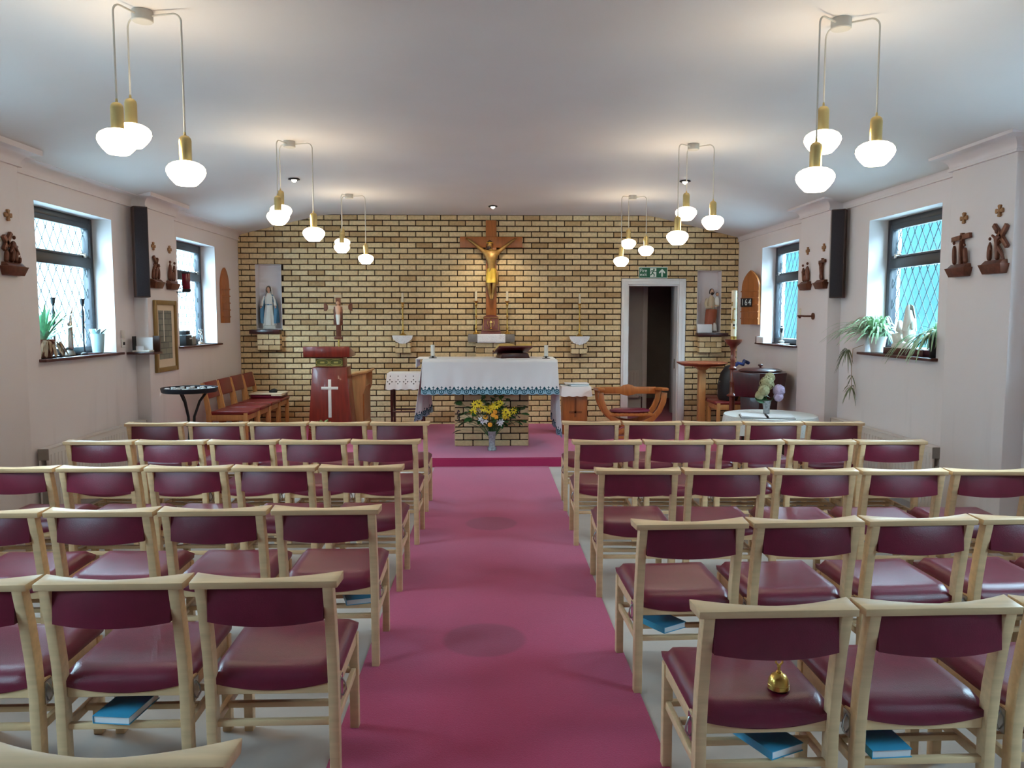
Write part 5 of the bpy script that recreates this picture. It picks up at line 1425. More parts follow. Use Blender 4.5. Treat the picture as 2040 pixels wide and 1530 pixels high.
for k, (x, z, rx) in enumerate(((-0.05, 0.05, 2.4), (0.02, 0.04, 1.9), (-0.01, 0.0, 2.6), (0.05, 0.01, 2.2), (-0.04, -0.01, 2.9))):
    o = link('leaf', leafA, bq2, (x * .4, -0.02, z)); o.rotation_euler = (R(200 - 30 * k % 70), R(20 * (k - 2)), R(150 + 25 * k))
MB().tube([(0, 0, -.08), (0, 0, .15)], .004, 6).tube([(0.004, 0, -.08), (.05, -.01, .02), (.105, -.02, .08)], .004, 6).obj('stems', 'leaf', bq2)

# votive candle stand
t = thing('votive_stand', 'black iron votive stand with ring of tealights by the wall', 'candle stand', (-2.775, 7.42, 0))
MB().lathe([(0.05, 0.868), (0.235, 0.868), (0.243, 0.872), (0.250, 0.905), (0.250, 0.912), (0.240, 0.912), (0.236, 0.884), (0.05, 0.884)], seg=40).obj('tray', 'blackm', t)
for k in range(14):
    a = 2 * PI * k / 14
    MB().lathe([(0.019, 0.885), (0.0205, 0.906), (0.0195, 0.906), (0.018, 0.900), (0.002, 0.900)], (0.205 * math.cos(a), 0.205 * math.sin(a), 0), 12).obj('tealight', 'whitep', t)
for k in range(7):
    a = 2 * PI * k / 7 + .2
    MB().lathe([(0.019, 0.885), (0.0205, 0.906), (0.0195, 0.906), (0.018, 0.900), (0.002, 0.900)], (0.12 * math.cos(a), 0.12 * math.sin(a), 0), 12).obj('tealight', 'whitep', t)
for k in range(3):
    a = R(20 + 120 * k); ca, sa = math.cos(a), math.sin(a)
    MB().tube([(0.15 * ca, 0.15 * sa, 0.868), (0.085 * ca, 0.085 * sa, 0.78), (0.035 * ca, 0.035 * sa, 0.64), (0.025 * ca, 0.025 * sa, 0.50), (0.045 * ca, 0.045 * sa, 0.33), (0.12 * ca, 0.12 * sa, 0.14), (0.22 * ca, 0.22 * sa, 0.012)], 0.012, 8).obj('leg', 'blackm', t)
MB().lathe([(0.04, 0.545), (0.042, 0.55), (0.042, 0.565), (0.04, 0.57)], seg=18).obj('collar', 'blackm', t)

# ------------------------------------------------------------------ statues in the niches
def robe(z0, z1, rx, ry, waist=0.62, n=10):
    rings = []
    for k in range(n + 1):
        u = k / n
        f = 1.0 - 0.42 * min(1, u / waist) if u < waist else 0.58 + 0.10 * math.sin((u - waist) / (1 - waist) * PI)
        if u > 0.93: f = 0.40 - (u - 0.93) * 2.8
        rings.append((z0 + (z1 - z0) * u, 0, 0, rx * f, ry * f))
    return rings
def head(t, c, r, hairm, veil=None):
    h = MB().ball(c, r, 16, sx=0.82, sy=0.9, sz=1.18)
    h.ball((c[0], c[1] - r * 0.92, c[2] - r * 0.08), r * 0.16, 8, sz=1.7)
    h.tube([(c[0], c[1] + r * .1, c[2] - r * 1.6), (c[0], c[1], c[2] - r * .6)], r * .45, 10)
    h.obj('head', 'skin', t)
    for s in (-1, 1): MB().ball((c[0] + s * r * .32, c[1] - r * .80, c[2] + r * .12), r * .11, 8).obj('eye', 'hair', t)
    MB().box((c[0], c[1] - r * .86, c[2] - r * .48), (r * .4, r * .08, r * .09)).obj('mouth', 'statbrown', t)
    hb = MB().ball((c[0], c[1] + r * 0.22, c[2] + r * 0.18), r * 1.03, 16, sx=0.95, sy=0.95, sz=1.12)
    for s in (-1, 1): hb.ball((c[0] + s * r * .78, c[1] + r * .1, c[2] - r * .35), r * .34, 10, sz=2.0)
    hb.obj('hair', hairm, t)

def hand(t, p, d, m='skin'):
    """open hand at p pointing along d"""
    d = Vector(d).normalized(); s = d.cross(Vector((0, 1, 0))).normalized(); p = Vector(p)
    mb = MB().beam(tuple(p), tuple(p + d * .016), .014, .007, tuple(s))
    for k in range(4):
        a = p + d * .015 + s * (-.0052 + k * .0035)
        mb.tube([tuple(a), tuple(a + d * (.011 + .003 * (k in (1, 2))))], .0019, 5)
    a = p + d * .005 + s * .007; mb.tube([tuple(a), tuple(a + d * .007 + s * .006)], .0021, 5)
    mb.obj('hand', m, t)

t = thing('robed_statue', 'painted statue in white robe and blue mantle in a niche', 'statue', (-2.972, YB + 0.045, 1.4085))
MB().lathe([(0.085, 0), (0.088, 0.01), (0.082, 0.04), (0.05, 0.055)], seg=22, sy=0.8).obj('globe_base', 'statwhite', t)
MB().loft([(z + 0.045, x, y, a, b) for (z, x, y, a, b) in robe(0.0, 0.44, 0.088, 0.066)], 32, 9, 0.10).obj('robe', 'statwhite', t)
MB().loft([(0.08, 0, 0.012, 0.122, 0.060), (0.20, 0, 0.012, 0.118, 0.060), (0.33, 0, 0.010, 0.108, 0.056), (0.40, 0, 0.008, 0.085, 0.05), (0.46, 0, 0.006, 0.050, 0.04)], 26, 6, 0.12, arc=(R(-48), R(228))).obj('mantle', 'statblue', t, smooth=60)
for s in (-1, 1):
    MB().loft([(0.07, s * 0.085, -0.03, 0.020, 0.018), (0.18, s * 0.092, -0.03, 0.026, 0.022), (0.28, s * 0.096, -0.02, 0.028, 0.024), (0.34, s * 0.080, -0.01, 0.024, 0.022), (0.42, s * 0.045, 0.0, 0.018, 0.018)], 14, 5, 0.15).obj('mantle_fall', 'statblue', t)
    MB().tube([(s * 0.052, 0.0, 0.435), (s * 0.080, -0.015, 0.37), (s * 0.092, -0.04, 0.305)], 0.017, 10, taper=[1.1, 1, 1.15]).obj('sleeve', 'statwhite', t)
    hand(t, (s * 0.093, -0.045, 0.300), (s * 0.35, -0.35, -1))
MB().lathe([(0.0525, 0.318), (0.0535, 0.322), (0.0535, 0.328), (0.0525, 0.332)], (0, 0, 0), 24, sy=.78).obj('girdle', 'statblue', t)
head(t, (0, -0.012, 0.53), 0.031, 'hair')
MB().loft([(0.455, 0, 0.012, 0.048, 0.034), (0.50, 0, 0.012, 0.044, 0.036), (0.545, 0, 0.010, 0.040, 0.034), (0.572, 0, 0.006, 0.026, 0.024), (0.580, 0, 0.004, 0.006, 0.006)], 22, arc=(R(-35), R(215))).obj('veil', 'statwhite', t, smooth=60)

t = thing('robed_statue', 'painted bearded statue in brown robe carrying a child, in a niche', 'statue', (3.075, YB + 0.045, 1.3585))
MB().lathe([(0.075, 0), (0.075, 0.03), (0.065, 0.035)], seg=20, sy=0.85).obj('base', 'stone', t)
MB().loft([(z + 0.03, x, y, a, b) for (z, x, y, a, b) in robe(0.0, 0.47, 0.078, 0.064)], 30, 8, 0.10).obj('robe', 'statcream', t)
MB().loft([(0.02, 0.028, -0.006, 0.052, 0.06), (0.10, 0.026, -0.006, 0.048, 0.058), (0.135, 0.02, -0.006, 0.03, 0.05)], 22, 6, 0.12).obj('hem', 'statwhite', t)
MB().loft([(0.06, -0.034, -0.004, 0.052, 0.066), (0.12, -0.018, -0.004, 0.070, 0.070), (0.22, -0.004, -0.004, 0.080, 0.070), (0.30, 0.0, -0.002, 0.078, 0.066), (0.315, 0.0, -0.002, 0.072, 0.060)], 28, 8, 0.10).obj('mantle', 'statbrown', t)
MB().tube([(-0.055, 0, 0.455), (-0.082, -0.02, 0.385), (-0.075, -0.055, 0.335), (-0.03, -0.072, 0.345)], 0.021, 10, taper=[1.1, 1.1, 1, .8]).obj('sleeve', 'statcream', t)
MB().tube([(0.055, 0, 0.455), (0.082, -0.01, 0.40), (0.078, -0.05, 0.365), (0.045, -0.07, 0.36)], 0.021, 10, taper=[1.1, 1.1, 1, .8]).obj('sleeve', 'statcream', t)
hand(t, (-0.03, -0.075, 0.345), (1, -.1, .1)); hand(t, (0.05, -0.075, 0.36), (-1, -.1, .2))
head(t, (0, -0.01, 0.555), 0.033, 'hair')
MB().ball((0, -0.030, 0.528), 0.020, 10, sy=.7, sz=1.3).obj('beard', 'hair', t)
ch = MB().loft([(0.37, 0.068, -0.05, 0.026, 0.026), (0.42, 0.068, -0.045, 0.034, 0.030), (0.46, 0.068, -0.04, 0.030, 0.026), (0.485, 0.068, -0.038, 0.012, 0.012)], 16, 5, .08).obj('child_figure', 'statwhite', t)
MB().ball((0.068, -0.045, 0.515), 0.022, 14, sz=1.12).ball((0.068, -0.066, 0.513), 0.004, 6).obj('child_head', 'skin', t)
MB().ball((0.068, -0.038, 0.522), 0.0225, 14, sz=1.08).obj('child_hair', 'hair', t)
t = tag(MB().b2((-0.10, -0.004, 0), (0.10, 0.004, 0.118)).obj('greeting_card', 'paper', bevel=0.001), 'white card propped on the slab by the brown robed statue', 'card')
t.location = (2.955, YB - 0.085, 1.351); t.rotation_euler = (R(-8), 0, 0)

# ------------------------------------------------------------------ exit sign
t = thing('fire_exit_sign', 'green and white fire exit sign above the doorway', 'sign', (2.2505, YB - 0.004, 2.170))
MB().b2((-0.198, -0.004, -0.076), (0.198, 0.002, 0.076)).obj('border', 'signw', t, smooth=0)
MB().b2((-0.190, -0.006, -0.068), (0.190, -0.003, 0.068)).obj('plate', 'green', t, smooth=0)
me = text_mesh('Fire\nexit', 0.066, 0.0005, 'LEFT'); me.materials.append(M['signw'])
o = link('lettering', me, t, (-0.182, -0.0068, 0.0)); o.rotation_euler = (R(90), 0, 0); o.scale = (0.95, 1.0, 1)
MB().b2((-0.042, -0.0075, -0.060), (0.042, -0.0055, 0.060)).obj('white_doorway', 'signw', t, smooth=0)
man = MB().ball((0.010, -0.008, 0.043), 0.011, 10, sy=.15)
for p, q, r in (((0.004, 0.028), (-0.012, -0.006), .011), ((-0.012, -0.006), (0.016, -0.026), .008), ((0.016, -0.026), (0.010, -0.055), .007), ((-0.012, -0.006), (-0.026, -0.030), .008), ((-0.026, -0.030), (-0.052, -0.034), .007), ((0.004, 0.028), (0.030, 0.012), .006), ((0.030, 0.012), (0.046, 0.022), .005), ((0.002, 0.028), (-0.026, 0.026), .006), ((-0.026, 0.026), (-0.034, 0.004), .005)):
    man.beam((p[0], -0.0084, p[1]), (q[0], -0.0084, q[1]), r * 1.6, 0.002, (1, 0, 0) if abs(q[1] - p[1]) > abs(q[0] - p[0]) else (0, 0, 1))
man.obj('running_figure', 'green', t, smooth=0)
MB().prism([(0.112, -0.055), (0.132, -0.055), (0.132, 0.010), (0.150, -0.008), (0.164, -0.008), (0.164, 0.008), (0.122, 0.052), (0.080, 0.008), (0.080, -0.008), (0.094, -0.008), (0.112, 0.010)], 0.001, Matrix.Translation((0, -0.0072, 0))).obj('arrow', 'signw', t, smooth=0)

# ================================================================== things on the side walls
def wall_mx(side, y, z, off=0.0, pier=True):
    """local x along the wall (reads left to right when facing it), local -y out of the wall, z up"""
    X = (XL + (PD if pier else 0) + off) if side < 0 else (XR - (PD if pier else 0) - off)
    if side < 0: m = Matrix(((0, -1, 0), (1, 0, 0), (0, 0, 1)))
    else: m = Matrix(((0, 1, 0), (-1, 0, 0), (0, 0, 1)))
    return Matrix.Translation((X, y, z)) @ m.to_4x4()
def wall_thing(name, label, cat, side, y, z, pier=True, group=None, off=0.001):
    t = thing(name, label, cat, group=group); t.matrix_world = wall_mx(side, y, z, off, pier); return t

# carved stations: plinth, cross, figures
def fig(t, x, z0, h, lean=0.0, w=0.03, arms=()):
    w *= .72
    V = [(x, -.02, z0), (x + lean * .3, -.024, z0 + h * .35), (x + lean * .7, -.026, z0 + h * .68), (x + lean * .9, -.026, z0 + h * .82)]
    E = [(0, 1), (1, 2), (2, 3)]; rr = [(w * .9, .016), (w, .017), (w * .85, .016), (w * .28, .01)]
    for (dx, dz) in arms:
        i = len(V); V += [(x + lean * .7 + dx * .55, -.034, z0 + h * .68 + dz * .55), (x + lean * .7 + dx, -.038, z0 + h * .68 + dz)]
        E += [(2, i), (i, i + 1)]; rr += [(w * .30, .010), (w * .22, .008)]
    skin('figure', V, E, rr, 'bronze', t, 1)
    MB().ball((x + lean, -.030, z0 + h * .92), h * .062, 10, sx=.9, sz=1.25).obj('figure_head', 'bronze', t)
def cross_beam(t, p, q, wd=0.028, nm='cross_beam'):
    MB().beam((p[0], -.018, p[1]), (q[0], -.018, q[1]), wd, .022, (1, 0, 0) if abs(q[1] - p[1]) > abs(q[0] - p[0]) else (0, 0, 1)).obj(nm, 'bronze', t, bevel=.002)
def station(side, y, label, kind):
    t = wall_thing('station_relief', label, 'wall carving', side, y, 1.840, group='carved stations on the wall piers')
    MB().add([(-.095, -.045, 0), (.095, -.045, 0), (.095, 0, 0), (-.095, 0, 0), (-.118, -.065, .062), (.118, -.065, .062), (.118, 0, .062), (-.118, 0, .062)], [(3, 2, 1, 0), (4, 5, 6, 7), (0, 1, 5, 4), (1, 2, 6, 5), (2, 3, 7, 6), (3, 0, 4, 7)]).obj('plinth', 'bronze', t, bevel=.003)
    MB().add([(-.10, -.055, .062), (.10, -.055, .062), (.10, 0, .062), (-.10, 0, .062), (-.095, -.03, .088), (.095, -.03, .088), (.095, 0, .088), (-.095, 0, .088)], [(3, 2, 1, 0), (4, 5, 6, 7), (0, 1, 5, 4), (1, 2, 6, 5), (2, 3, 7, 6), (3, 0, 4, 7)]).obj('ground', 'bronze', t, bevel=.003)
    if kind == 'carry':            # leaning cross with striding figure and kneeling one
        cross_beam(t, (-.03, .315), (.112, .165)); cross_beam(t, (.100, .305), (.012, .195))
        fig(t, 0.02, .085, .20, -.005, .024, ((-.04, .03), (.045, .01)))
        MB().tube([(0.03, -.025, .17), (.065, -.025, .13), (.082, -.02, .088)], .012, 8, taper=[1.2, 1, .7]).obj('leg', 'bronze', t)
        fig(t, -0.062, .085, .155, .012, .026, ((.03, -.04),))
    elif kind == 'crucified':
        cross_beam(t, (-.105, .262), (.105, .278), .034); cross_beam(t, (0.005, .088), (0.01, .30), .024)
        fig(t, 0.006, .10, .185, 0.004, .015)
        fig(t, -0.066, .085, .165, 0.0, .022); fig(t, 0.066, .085, .14, -.006, .030)
    elif kind == 'fallen':
        cross_beam(t, (-.085, .26), (-.03, .19)); cross_beam(t, (.0, .285), (-.085, .165))
        fig(t, -.015, .085, .185, .03, .045, ((-.05, -.06), (.05, -.07))); fig(t, -.07, .085, .10, 0, .025); fig(t, .035, .085, .12, .01, .03); fig(t, .075, .085, .055, 0, .018)
    elif kind == 'lift':
        cross_beam(t, (-.035, .305), (.05, .21)); cross_beam(t, (.055, .29), (.0, .20))
        fig(t, -.065, .085, .15, .01, .02, ((-.0, .05), (.04, .05))); fig(t, .0, .085, .14, .02, .02, ((.05, .04),)); fig(t, .065, .085, .155, -.01, .02, ((-.04, .0),))
    elif kind == 'mourn':
        fig(t, -.045, .085, .205, -.012, .034, ((-.03, .05),)); fig(t, .055, .085, .20, .0, .03, ((-.04, -.03),)); fig(t, .008, .085, .12, 0, .04)
    elif kind == 'embrace':
        fig(t, -.045, .085, .185, -.012, .042, ((.05, -.04),)); fig(t, .048, .085, .20, .01, .042, ((-.05, -.05),)); fig(t, .0, .085, .09, 0, .05)
    elif kind == 'deposed':
        cross_beam(t, (-.07, .262), (.07, .27), .03); cross_beam(t, (0.0, .088), (0.004, .30), .02)
        fig(t, -.005, .085, .17, .0, .032, ((-.03, .06), (.04, .05))); fig(t, .0, .085, .09, 0, .055)
    return t
def medallion(side, y, label):
    t = wall_thing('wall_medallion', label, 'medallion', side, y, 2.243, group='small round cross medallions on the wall piers')
    for k in range(4):
        mx = Matrix.Rotation(k * PI / 2, 4, 'Y')
        MB().prism([(-.006, .004), (.006, .004), (.0165, .034), (.009, .0385), (0, .0395), (-.009, .0385), (-.0165, .034)], .014, mx @ Matrix.Translation((0, -.014, 0))).obj('cross_lobe', 'medal', t, bevel=.002, seg=1)
    MB().ball((0, -.012, 0), .012, 10, sy=.6).obj('boss', 'medal', t)
    MB().lathe([(.036, 0), (.036, .004)], seg=24, mx=Matrix.Rotation(R(90), 4, 'X') @ Matrix.Scale(.55, 4)).obj('back_disc', 'bronze', t)
for side, y, kind, lab in ((1, 5.085, 'carry', 'striding figure bearing a slanted cross'), (1, 5.47, 'crucified', 'figure on an upright cross between mourners'), (-1, 5.50, 'fallen', 'figure bowed under a slanted cross'), (-1, 7.82, 'lift', 'figures raising a slanted cross'), (-1, 8.21, 'mourn', 'two tall standing figures and no cross'), (1, 8.165, 'embrace', 'two leaning figures forming a V'), (1, 7.77, 'deposed', 'figures huddled below a bare cross')):
    station(side, y, 'copper brown wall carving of ' + lab, kind)
    medallion(side, y, 'small round cross medallion above the carving of ' + lab)

# column loudspeakers
for side, nm in ((-1, 'above the leaflet shelf'), (1, 'beside the door-side window with spider plants')):
    t = thing('column_speaker', 'tall dark column loudspeaker ' + nm, 'loudspeaker', (-3.232 if side < 0 else 3.343, 7.555, 1.745), R(-36 * side), 'column loudspeakers on the piers')
    MB().b2((-.062, -.050, 0), (.062, .050, .835)).obj('cabinet', 'speakerw', t, bevel=.004)
    MB().b2((-.055, -.056, .010), (.055, -.049, .825)).obj('grille', 'grille', t, bevel=.003)

# hymn boards
def gothic(w, h, n=8):
    pts = [(-w / 2, 0), (w / 2, 0), (w / 2, h * .66)]
    for k in range(1, n + 1):
        u = R(60) * k / n; pts.append((-w / 2 + w * math.cos(u) if k < n else 0, h * .66 + h * .34 * math.sin(u) / .866))
    return pts + [(-x, z) for x, z in pts[-2:1:-1]]
def hymn_board(side, y, z, w, h, label, rz=0.0, rails=5):
    t = wall_thing('hymn_board', label, 'hymn board', side, y, z, False)
    t.matrix_world = t.matrix_world @ Matrix.Rotation(rz, 4, 'Z')
    MB().prism(gothic(w, h), .028, Matrix.Translation((0, -.028, 0))).obj('board', 'oak', t, bevel=.004)
    for k in range(rails):
        MB().b2((-w / 2 - .004, -.040, h * (.10 + .125 * k)), (w / 2 + .004, -.028, h * (.10 + .125 * k) + .016)).obj('number_rail', 'oak', t, bevel=.003)
    return t
hb = hymn_board(1, 10.08, 1.470, .36, .69, 'pointed oak hymn board showing number 164', R(17))
hb.location.x -= 0.07
for k, dgt in enumerate('164'):
    cx = -.130 + k * .078
    c = MB().b2((cx - .037, -.046, .225), (cx + .037, -.041, .335)).obj('number_card', 'black', hb, smooth=0)
    me = text_mesh(dgt, .115, .0005); me.materials.append(M['signw'])
    o = link('digit', me, c, (cx, -.0468, .280)); o.rotation_euler = (R(90), 0, 0); o.scale = (1.0, 1.0, 1)
hymn_board(-1, 10.235, 1.490, .29, .70, 'narrow pointed hymn board with no numbers on it')

# framed print on the pier
t = wall_thing('framed_print', 'tall gilt framed print of pale stonework on the pier', 'picture', -1, 8.03, 1.022)
FW, FH = .53, .705
for b in ((-FW / 2, -FW / 2 + .045, 0, FH), (FW / 2 - .045, FW / 2, 0, FH), (-FW / 2 + .045, FW / 2 - .045, 0, .045), (-FW / 2 + .045, FW / 2 - .045, FH - .045, FH)):
    MB().b2((b[0], -.028, b[2]), (b[1], 0, b[3])).obj('frame_side', 'goldframe', t, bevel=.006)
MB().b2((-FW / 2 + .04, -.010, .04), (FW / 2 - .04, -.002, FH - .04)).obj('mount', 'mount', t, smooth=0)
def print_mat():
    m, nt, p = new_mat('stonework_print')
    tc = nt.nodes.new('ShaderNodeTexCoord'); s = nt.nodes.new('ShaderNodeSeparateXYZ'); nt.links.new(tc.outputs['Object'], s.inputs[0])
    cb = nt.nodes.new('ShaderNodeCombineXYZ'); nt.links.new(s.outputs[0], cb.inputs[0]); nt.links.new(s.outputs[2], cb.inputs[1])
    br = nt.nodes.new('ShaderNodeTexBrick'); br.inputs['Scale'].default_value = 1.0; br.inputs['Brick Width'].default_value = .13; br.inputs['Row Height'].default_value = .058; br.inputs['Mortar Size'].default_value = .004
    br.inputs['Color1'].default_value = lin((136, 136, 126)); br.inputs['Color2'].default_value = lin((108, 110, 104)); br.inputs['Mortar'].default_value = lin((62, 68, 70))
    nt.links.new(cb.outputs[0], br.inputs['Vector'])
    nz = nt.nodes.new('ShaderNodeTexNoise'); nz.inputs['Scale'].default_value = 5; nt.links.new(tc.outputs['Object'], nz.inputs['Vector'])
    c = mixc(nt, mnode(nt, 'MULTIPLY', nz.outputs['Fac'], .5), br.outputs['Color'], lin((70, 76, 80)))
    ln = mnode(nt, 'LESS_THAN', mnode(nt, 'ABSOLUTE', mnode(nt, 'ADD', s.outputs[0], .045)), .008)
    up = mnode(nt, 'GREATER_THAN', s.outputs[2], .30)
    c = mixc(nt, mnode(nt, 'MULTIPLY', ln, up), c, lin((236, 232, 222)))
    nt.links.new(c, p.inputs['Base Color']); p.inputs['Roughness'].default_value = .25
    return m
MB().b2((-.165, -.0125, .125), (.150, -.0101, .605)).obj('print', print_mat(), t, smooth=0)

# leaflet shelf in the corner by the pier
t = thing('leaflet_shelf', 'small dark wall shelf with brown back board', 'shelf', (-3.245, 7.56, 1.215))
MB().b2((-.112, -.10, 0), (.14, .098, .022)).obj('shelf_board', 'mahog2', t, bevel=.004)
MB().b2((.06, .075, .022), (.125, .097, .17)).obj('back_board', 'speakerw', t, bevel=.003)
o = thing('leaflet_holder', 'clear and white leaflet holder standing on the small shelf', 'holder', (-3.235, 7.53, 1.2375))
MB().b2((-.075, -.06, 0), (.085, .05, .016)).obj('tray', 'whitep', o, bevel=.003)
MB().b2((-.07, .03, .016), (.08, .036, .135)).obj('back_sheet', 'paper', o, smooth=0)
MB().b2((-.055, -.02, .016), (.015, -.012, .055)).obj('small_card', 'paper', o, smooth=0)
MB().b2((-.079, -.04, .0), (-.074, .036, .145)).obj('side_cheek', 'black', o, smooth=0)

for z, kk in ((1.405, 0), (1.32, 1)):
    t = wall_thing('wall_socket', ('blank white wall plate above the small shelf', 'white wall socket with dark outlet by the shelf')[kk], 'socket', -1, 7.40, z, False)
    MB().box((0, -.005, 0), (.075, .01, .072)).obj('plate', 'whitep', t, bevel=.003)
    if kk: MB().box((0, -.012, 0), (.03, .006, .026)).obj('outlet', 'black', t, bevel=.002)

# panel radiators
for side, y0, y1, nm in ((-1, 5.92, 7.62, 'lectern-side'), (1, 5.80, 7.58, 'door-side')):
    t = wall_thing('panel_radiator', 'long white panel radiator below the %s window sill' % nm, 'radiator', side, (y0 + y1) / 2, .10, False, 'nave radiators'); L = y1 - y0
    MB().b2((-L / 2, -.095, 0), (L / 2, -.075, .48)).obj('front_panel', 'radiator', t, bevel=.006)
    MB().b2((-L / 2, -.04, 0), (L / 2, -.02, .48)).obj('rear_panel', 'radiator', t, bevel=.006)
    for k in range(int(L / .05)):
        MB().b2((-L / 2 + .03 + k * .05, -.0985, .03), (-L / 2 + .052 + k * .05, -.0945, .44)).obj('rib', 'radiator', t, smooth=0)
    MB().b2((-L / 2, -.096, .48), (L / 2, -.02, .486)).obj('top_grille', 'radiator', t, smooth=0)
    for s in (-1, 1):
        MB().b2((s * L / 2 - .004, -.096, .40), (s * L / 2 + .004, -.019, .484)).b2((s * L / 2 - .004, -.075, .0), (s * L / 2 + .003, -.04, .34)).obj('end_cover', 'greyplate', t, smooth=0)
        MB().tube([(s * (L / 2 - .02), -.058, .02), (s * (L / 2 - .02), -.058, -.099)], .010, 8).obj('pipe', 'radiator', t)
        MB().box((s * (L / 2 - .2), -.010, .3), (.03, .02, .1)).obj('wall_bracket', 'radiator', t)

# sanctuary lamp on a bracket
t = thing('sanctuary_lamp', 'ruby glass sanctuary lamp on a black bracket by the window', 'lamp', (-3.165, 8.47, 1.82))
MB().lathe([(.012, .0), (.040, .004), (.042, .012), (.042, .035), (.038, .036)], seg=20).obj('holder', 'blackm', t)
MB().lathe([(.036, .036), (.040, .05), (.041, .19), (.039, .20), (.036, .19), (.034, .05)], seg=22).obj('glass_cylinder', 'redglass', t, smooth=50)
MB().lathe([(.042, .196), (.044, .200), (.044, .206), (.042, .208)], seg=22).obj('top_ring', 'blackm', t)
MB().ball((0, -.02, .10), .007, 8, sz=1.6).obj('flame', emit_mat('lamp_flame', (1, .25, .2), 6), t)
MB().tube([(-.03, 0, .004), (-.12, 0, .004), (-.192, 0, .004)], .006, 8).tube([(-.04, 0, .045), (-.192, 0, .045)], .005, 8).tube([(-.0, 0, -.002), (.0, 0, -.03), (-.03, 0, -.055), (-.07, 0, -.05), (-.10, 0, .004)], .0035, 6).obj('bracket', 'blackm', t)
MB().b2((-.195, -.02, -.02), (-.190, .02, .07)).obj('wall_plate', 'blackm', t)

# consecration candle bracket on the pier
t = wall_thing('candle_sconce', 'small wooden candle bracket on the pier under two carvings', 'sconce', 1, 7.985, 1.572)
MB().lathe([(.035, 0), (.035, .012), (.015, .016)], seg=18, mx=Matrix.Rotation(R(90), 4, 'X')).obj('wall_rose', 'bronze', t)
MB().tube([(0, -.012, 0), (-.01, -.09, 0), (-.015, -.125, .004)], .009, 8).obj('arm', 'bronze', t)
MB().lathe([(.010, -.022), (.014, -.01), (.026, .004), (.026, .010), (.018, .012)], (-.016, -.135, .0), 16).obj('cup', 'bronze', t)
MB().lathe([(.012, .010), (.012, .075), (.002, .077)], (-.016, -.135, .0), 14).obj('candle', 'wax', t)

# loose cable on the wall below the far window
o = MB().tube([(XL + .005, 8.62, 1.235), (XL + .006, 8.60, 1.10), (XL + .006, 8.63, .90), (XL + .006, 8.60, .70), (XL + .006, 8.57, .52), (XL + .006, 8.60, .36), (XL + .006, 8.58, .12)], .003, 6).obj('wall_cable', 'blackm')
tag(o, 'thin dark cable hanging down the wall below the window', 'cable')

# ------------------------------------------------------------------ on the window sills
ZSI = ZW0 + 0.001
def spider_plant(name, label, x, y, z, pot, potm, n, L, side, seed, leafm='spider', droop=1.0, bias=(0, 0)):
    t = thing(name, label, 'plant', (x, y, z)); random.seed(seed)
    h = .13
    if pot == 'round': MB().lathe([(.050, 0), (.054, .004), (.074, h), (.078, h), (.078, h + .012), (.070, h + .012), (.066, h - .01)], seg=22).obj('pot', potm, t)
    else: MB().lathe([(.055, 0), (.058, .004), (.066, h + .03), (.060, h + .03), (.055, h)], seg=22).obj('pot', potm, t)
    MB().lathe([(.001, h - .012), (.055, h - .012), (.055, h - .018)], seg=16).obj('soil', 'dark', t)
    lo, hi = (WIN_R if side > 0 else WIN_L)[0]
    face = XR if side > 0 else XL
    def keep(px_, py_, pz_):
        inn = (x + px_ - face) * side            # > 0 inside the window opening
        if inn > -0.065: pz_ = max(pz_, .008)
        if inn > -0.03:
            py_ = min(max(py_, lo + .01 - y), hi - .01 - y)
            if inn > .15: px_ = face + side * .15 - x
        return (px_, py_, pz_)
    fo = MB()
    for k in range(n):
        a = random.uniform(0, 2 * PI); up = random.uniform(.6, 1.5); l = L * random.uniform(.6, 1.15)
        dx, dy = math.cos(a) + bias[0], math.sin(a) + bias[1]
        if side < 0: dx = max(dx, -.35)
        else: dx = min(dx, .35)
        pts = []; wd = []
        hor = math.cos(up) * l
        for j in range(8):
            u = j / 7
            pts.append(keep(dx * hor * u, dy * hor * u, h - .01 + math.sin(up) * l * u - droop * l * 1.05 * u ** 2.4)); wd.append(.004 + .016 * math.sin(min(1, .15 + u * .85) * PI) ** .8)
        fo.ribbon(pts, wd)
    stuff(fo.obj('foliage', leafm, t, smooth=60, fix=False)); return t
spider_plant('spider_plant', 'variegated spider plant spilling from a white pot beside the statue group', 3.475, 6.99, ZSI, 'round', 'whitep', 220, .50, 1, 5, droop=.66, bias=(-.28, .16))
spider_plant('spider_plant', 'spider plant in a dark pot at the end of the sill', 3.505, 6.085, ZSI, 'tall', 'black', 80, .44, 1, 9, droop=.95, bias=(-.35, .25))
t = spider_plant('spider_plant', 'upright leafy plant in a brown pot with papery dead leaves', -3.45, 6.27, ZSI, 'round', 'terracotta', 70, .42, -1, 21, mat('pale_green_leaf', (120, 176, 140), .5, var=.25, scale=30), droop=.30, bias=(.05, .15))
random.seed(4); dl = MB()
for k in range(34):
    a = random.uniform(-1.7, 1.7); r = .08
    p = Vector((math.cos(a) * r, math.sin(a) * r, .14 - random.random() * .03)); d = Vector((math.cos(a) * .5, math.sin(a) * .6 + random.uniform(-.3, .5), -1)) * random.uniform(.08, .17)
    q = p + d; q.z = max(q.z, .004)
    dl.ribbon([tuple(p), tuple(p + d * .3 + Vector((.02 * math.cos(a), .02 * math.sin(a), .02))), tuple(q + Vector((.0, 0, .015))), tuple(q)], [.008, .018, .014, .003])
stuff(dl.obj('dead_leaves', 'dry', t, smooth=60, fix=False))

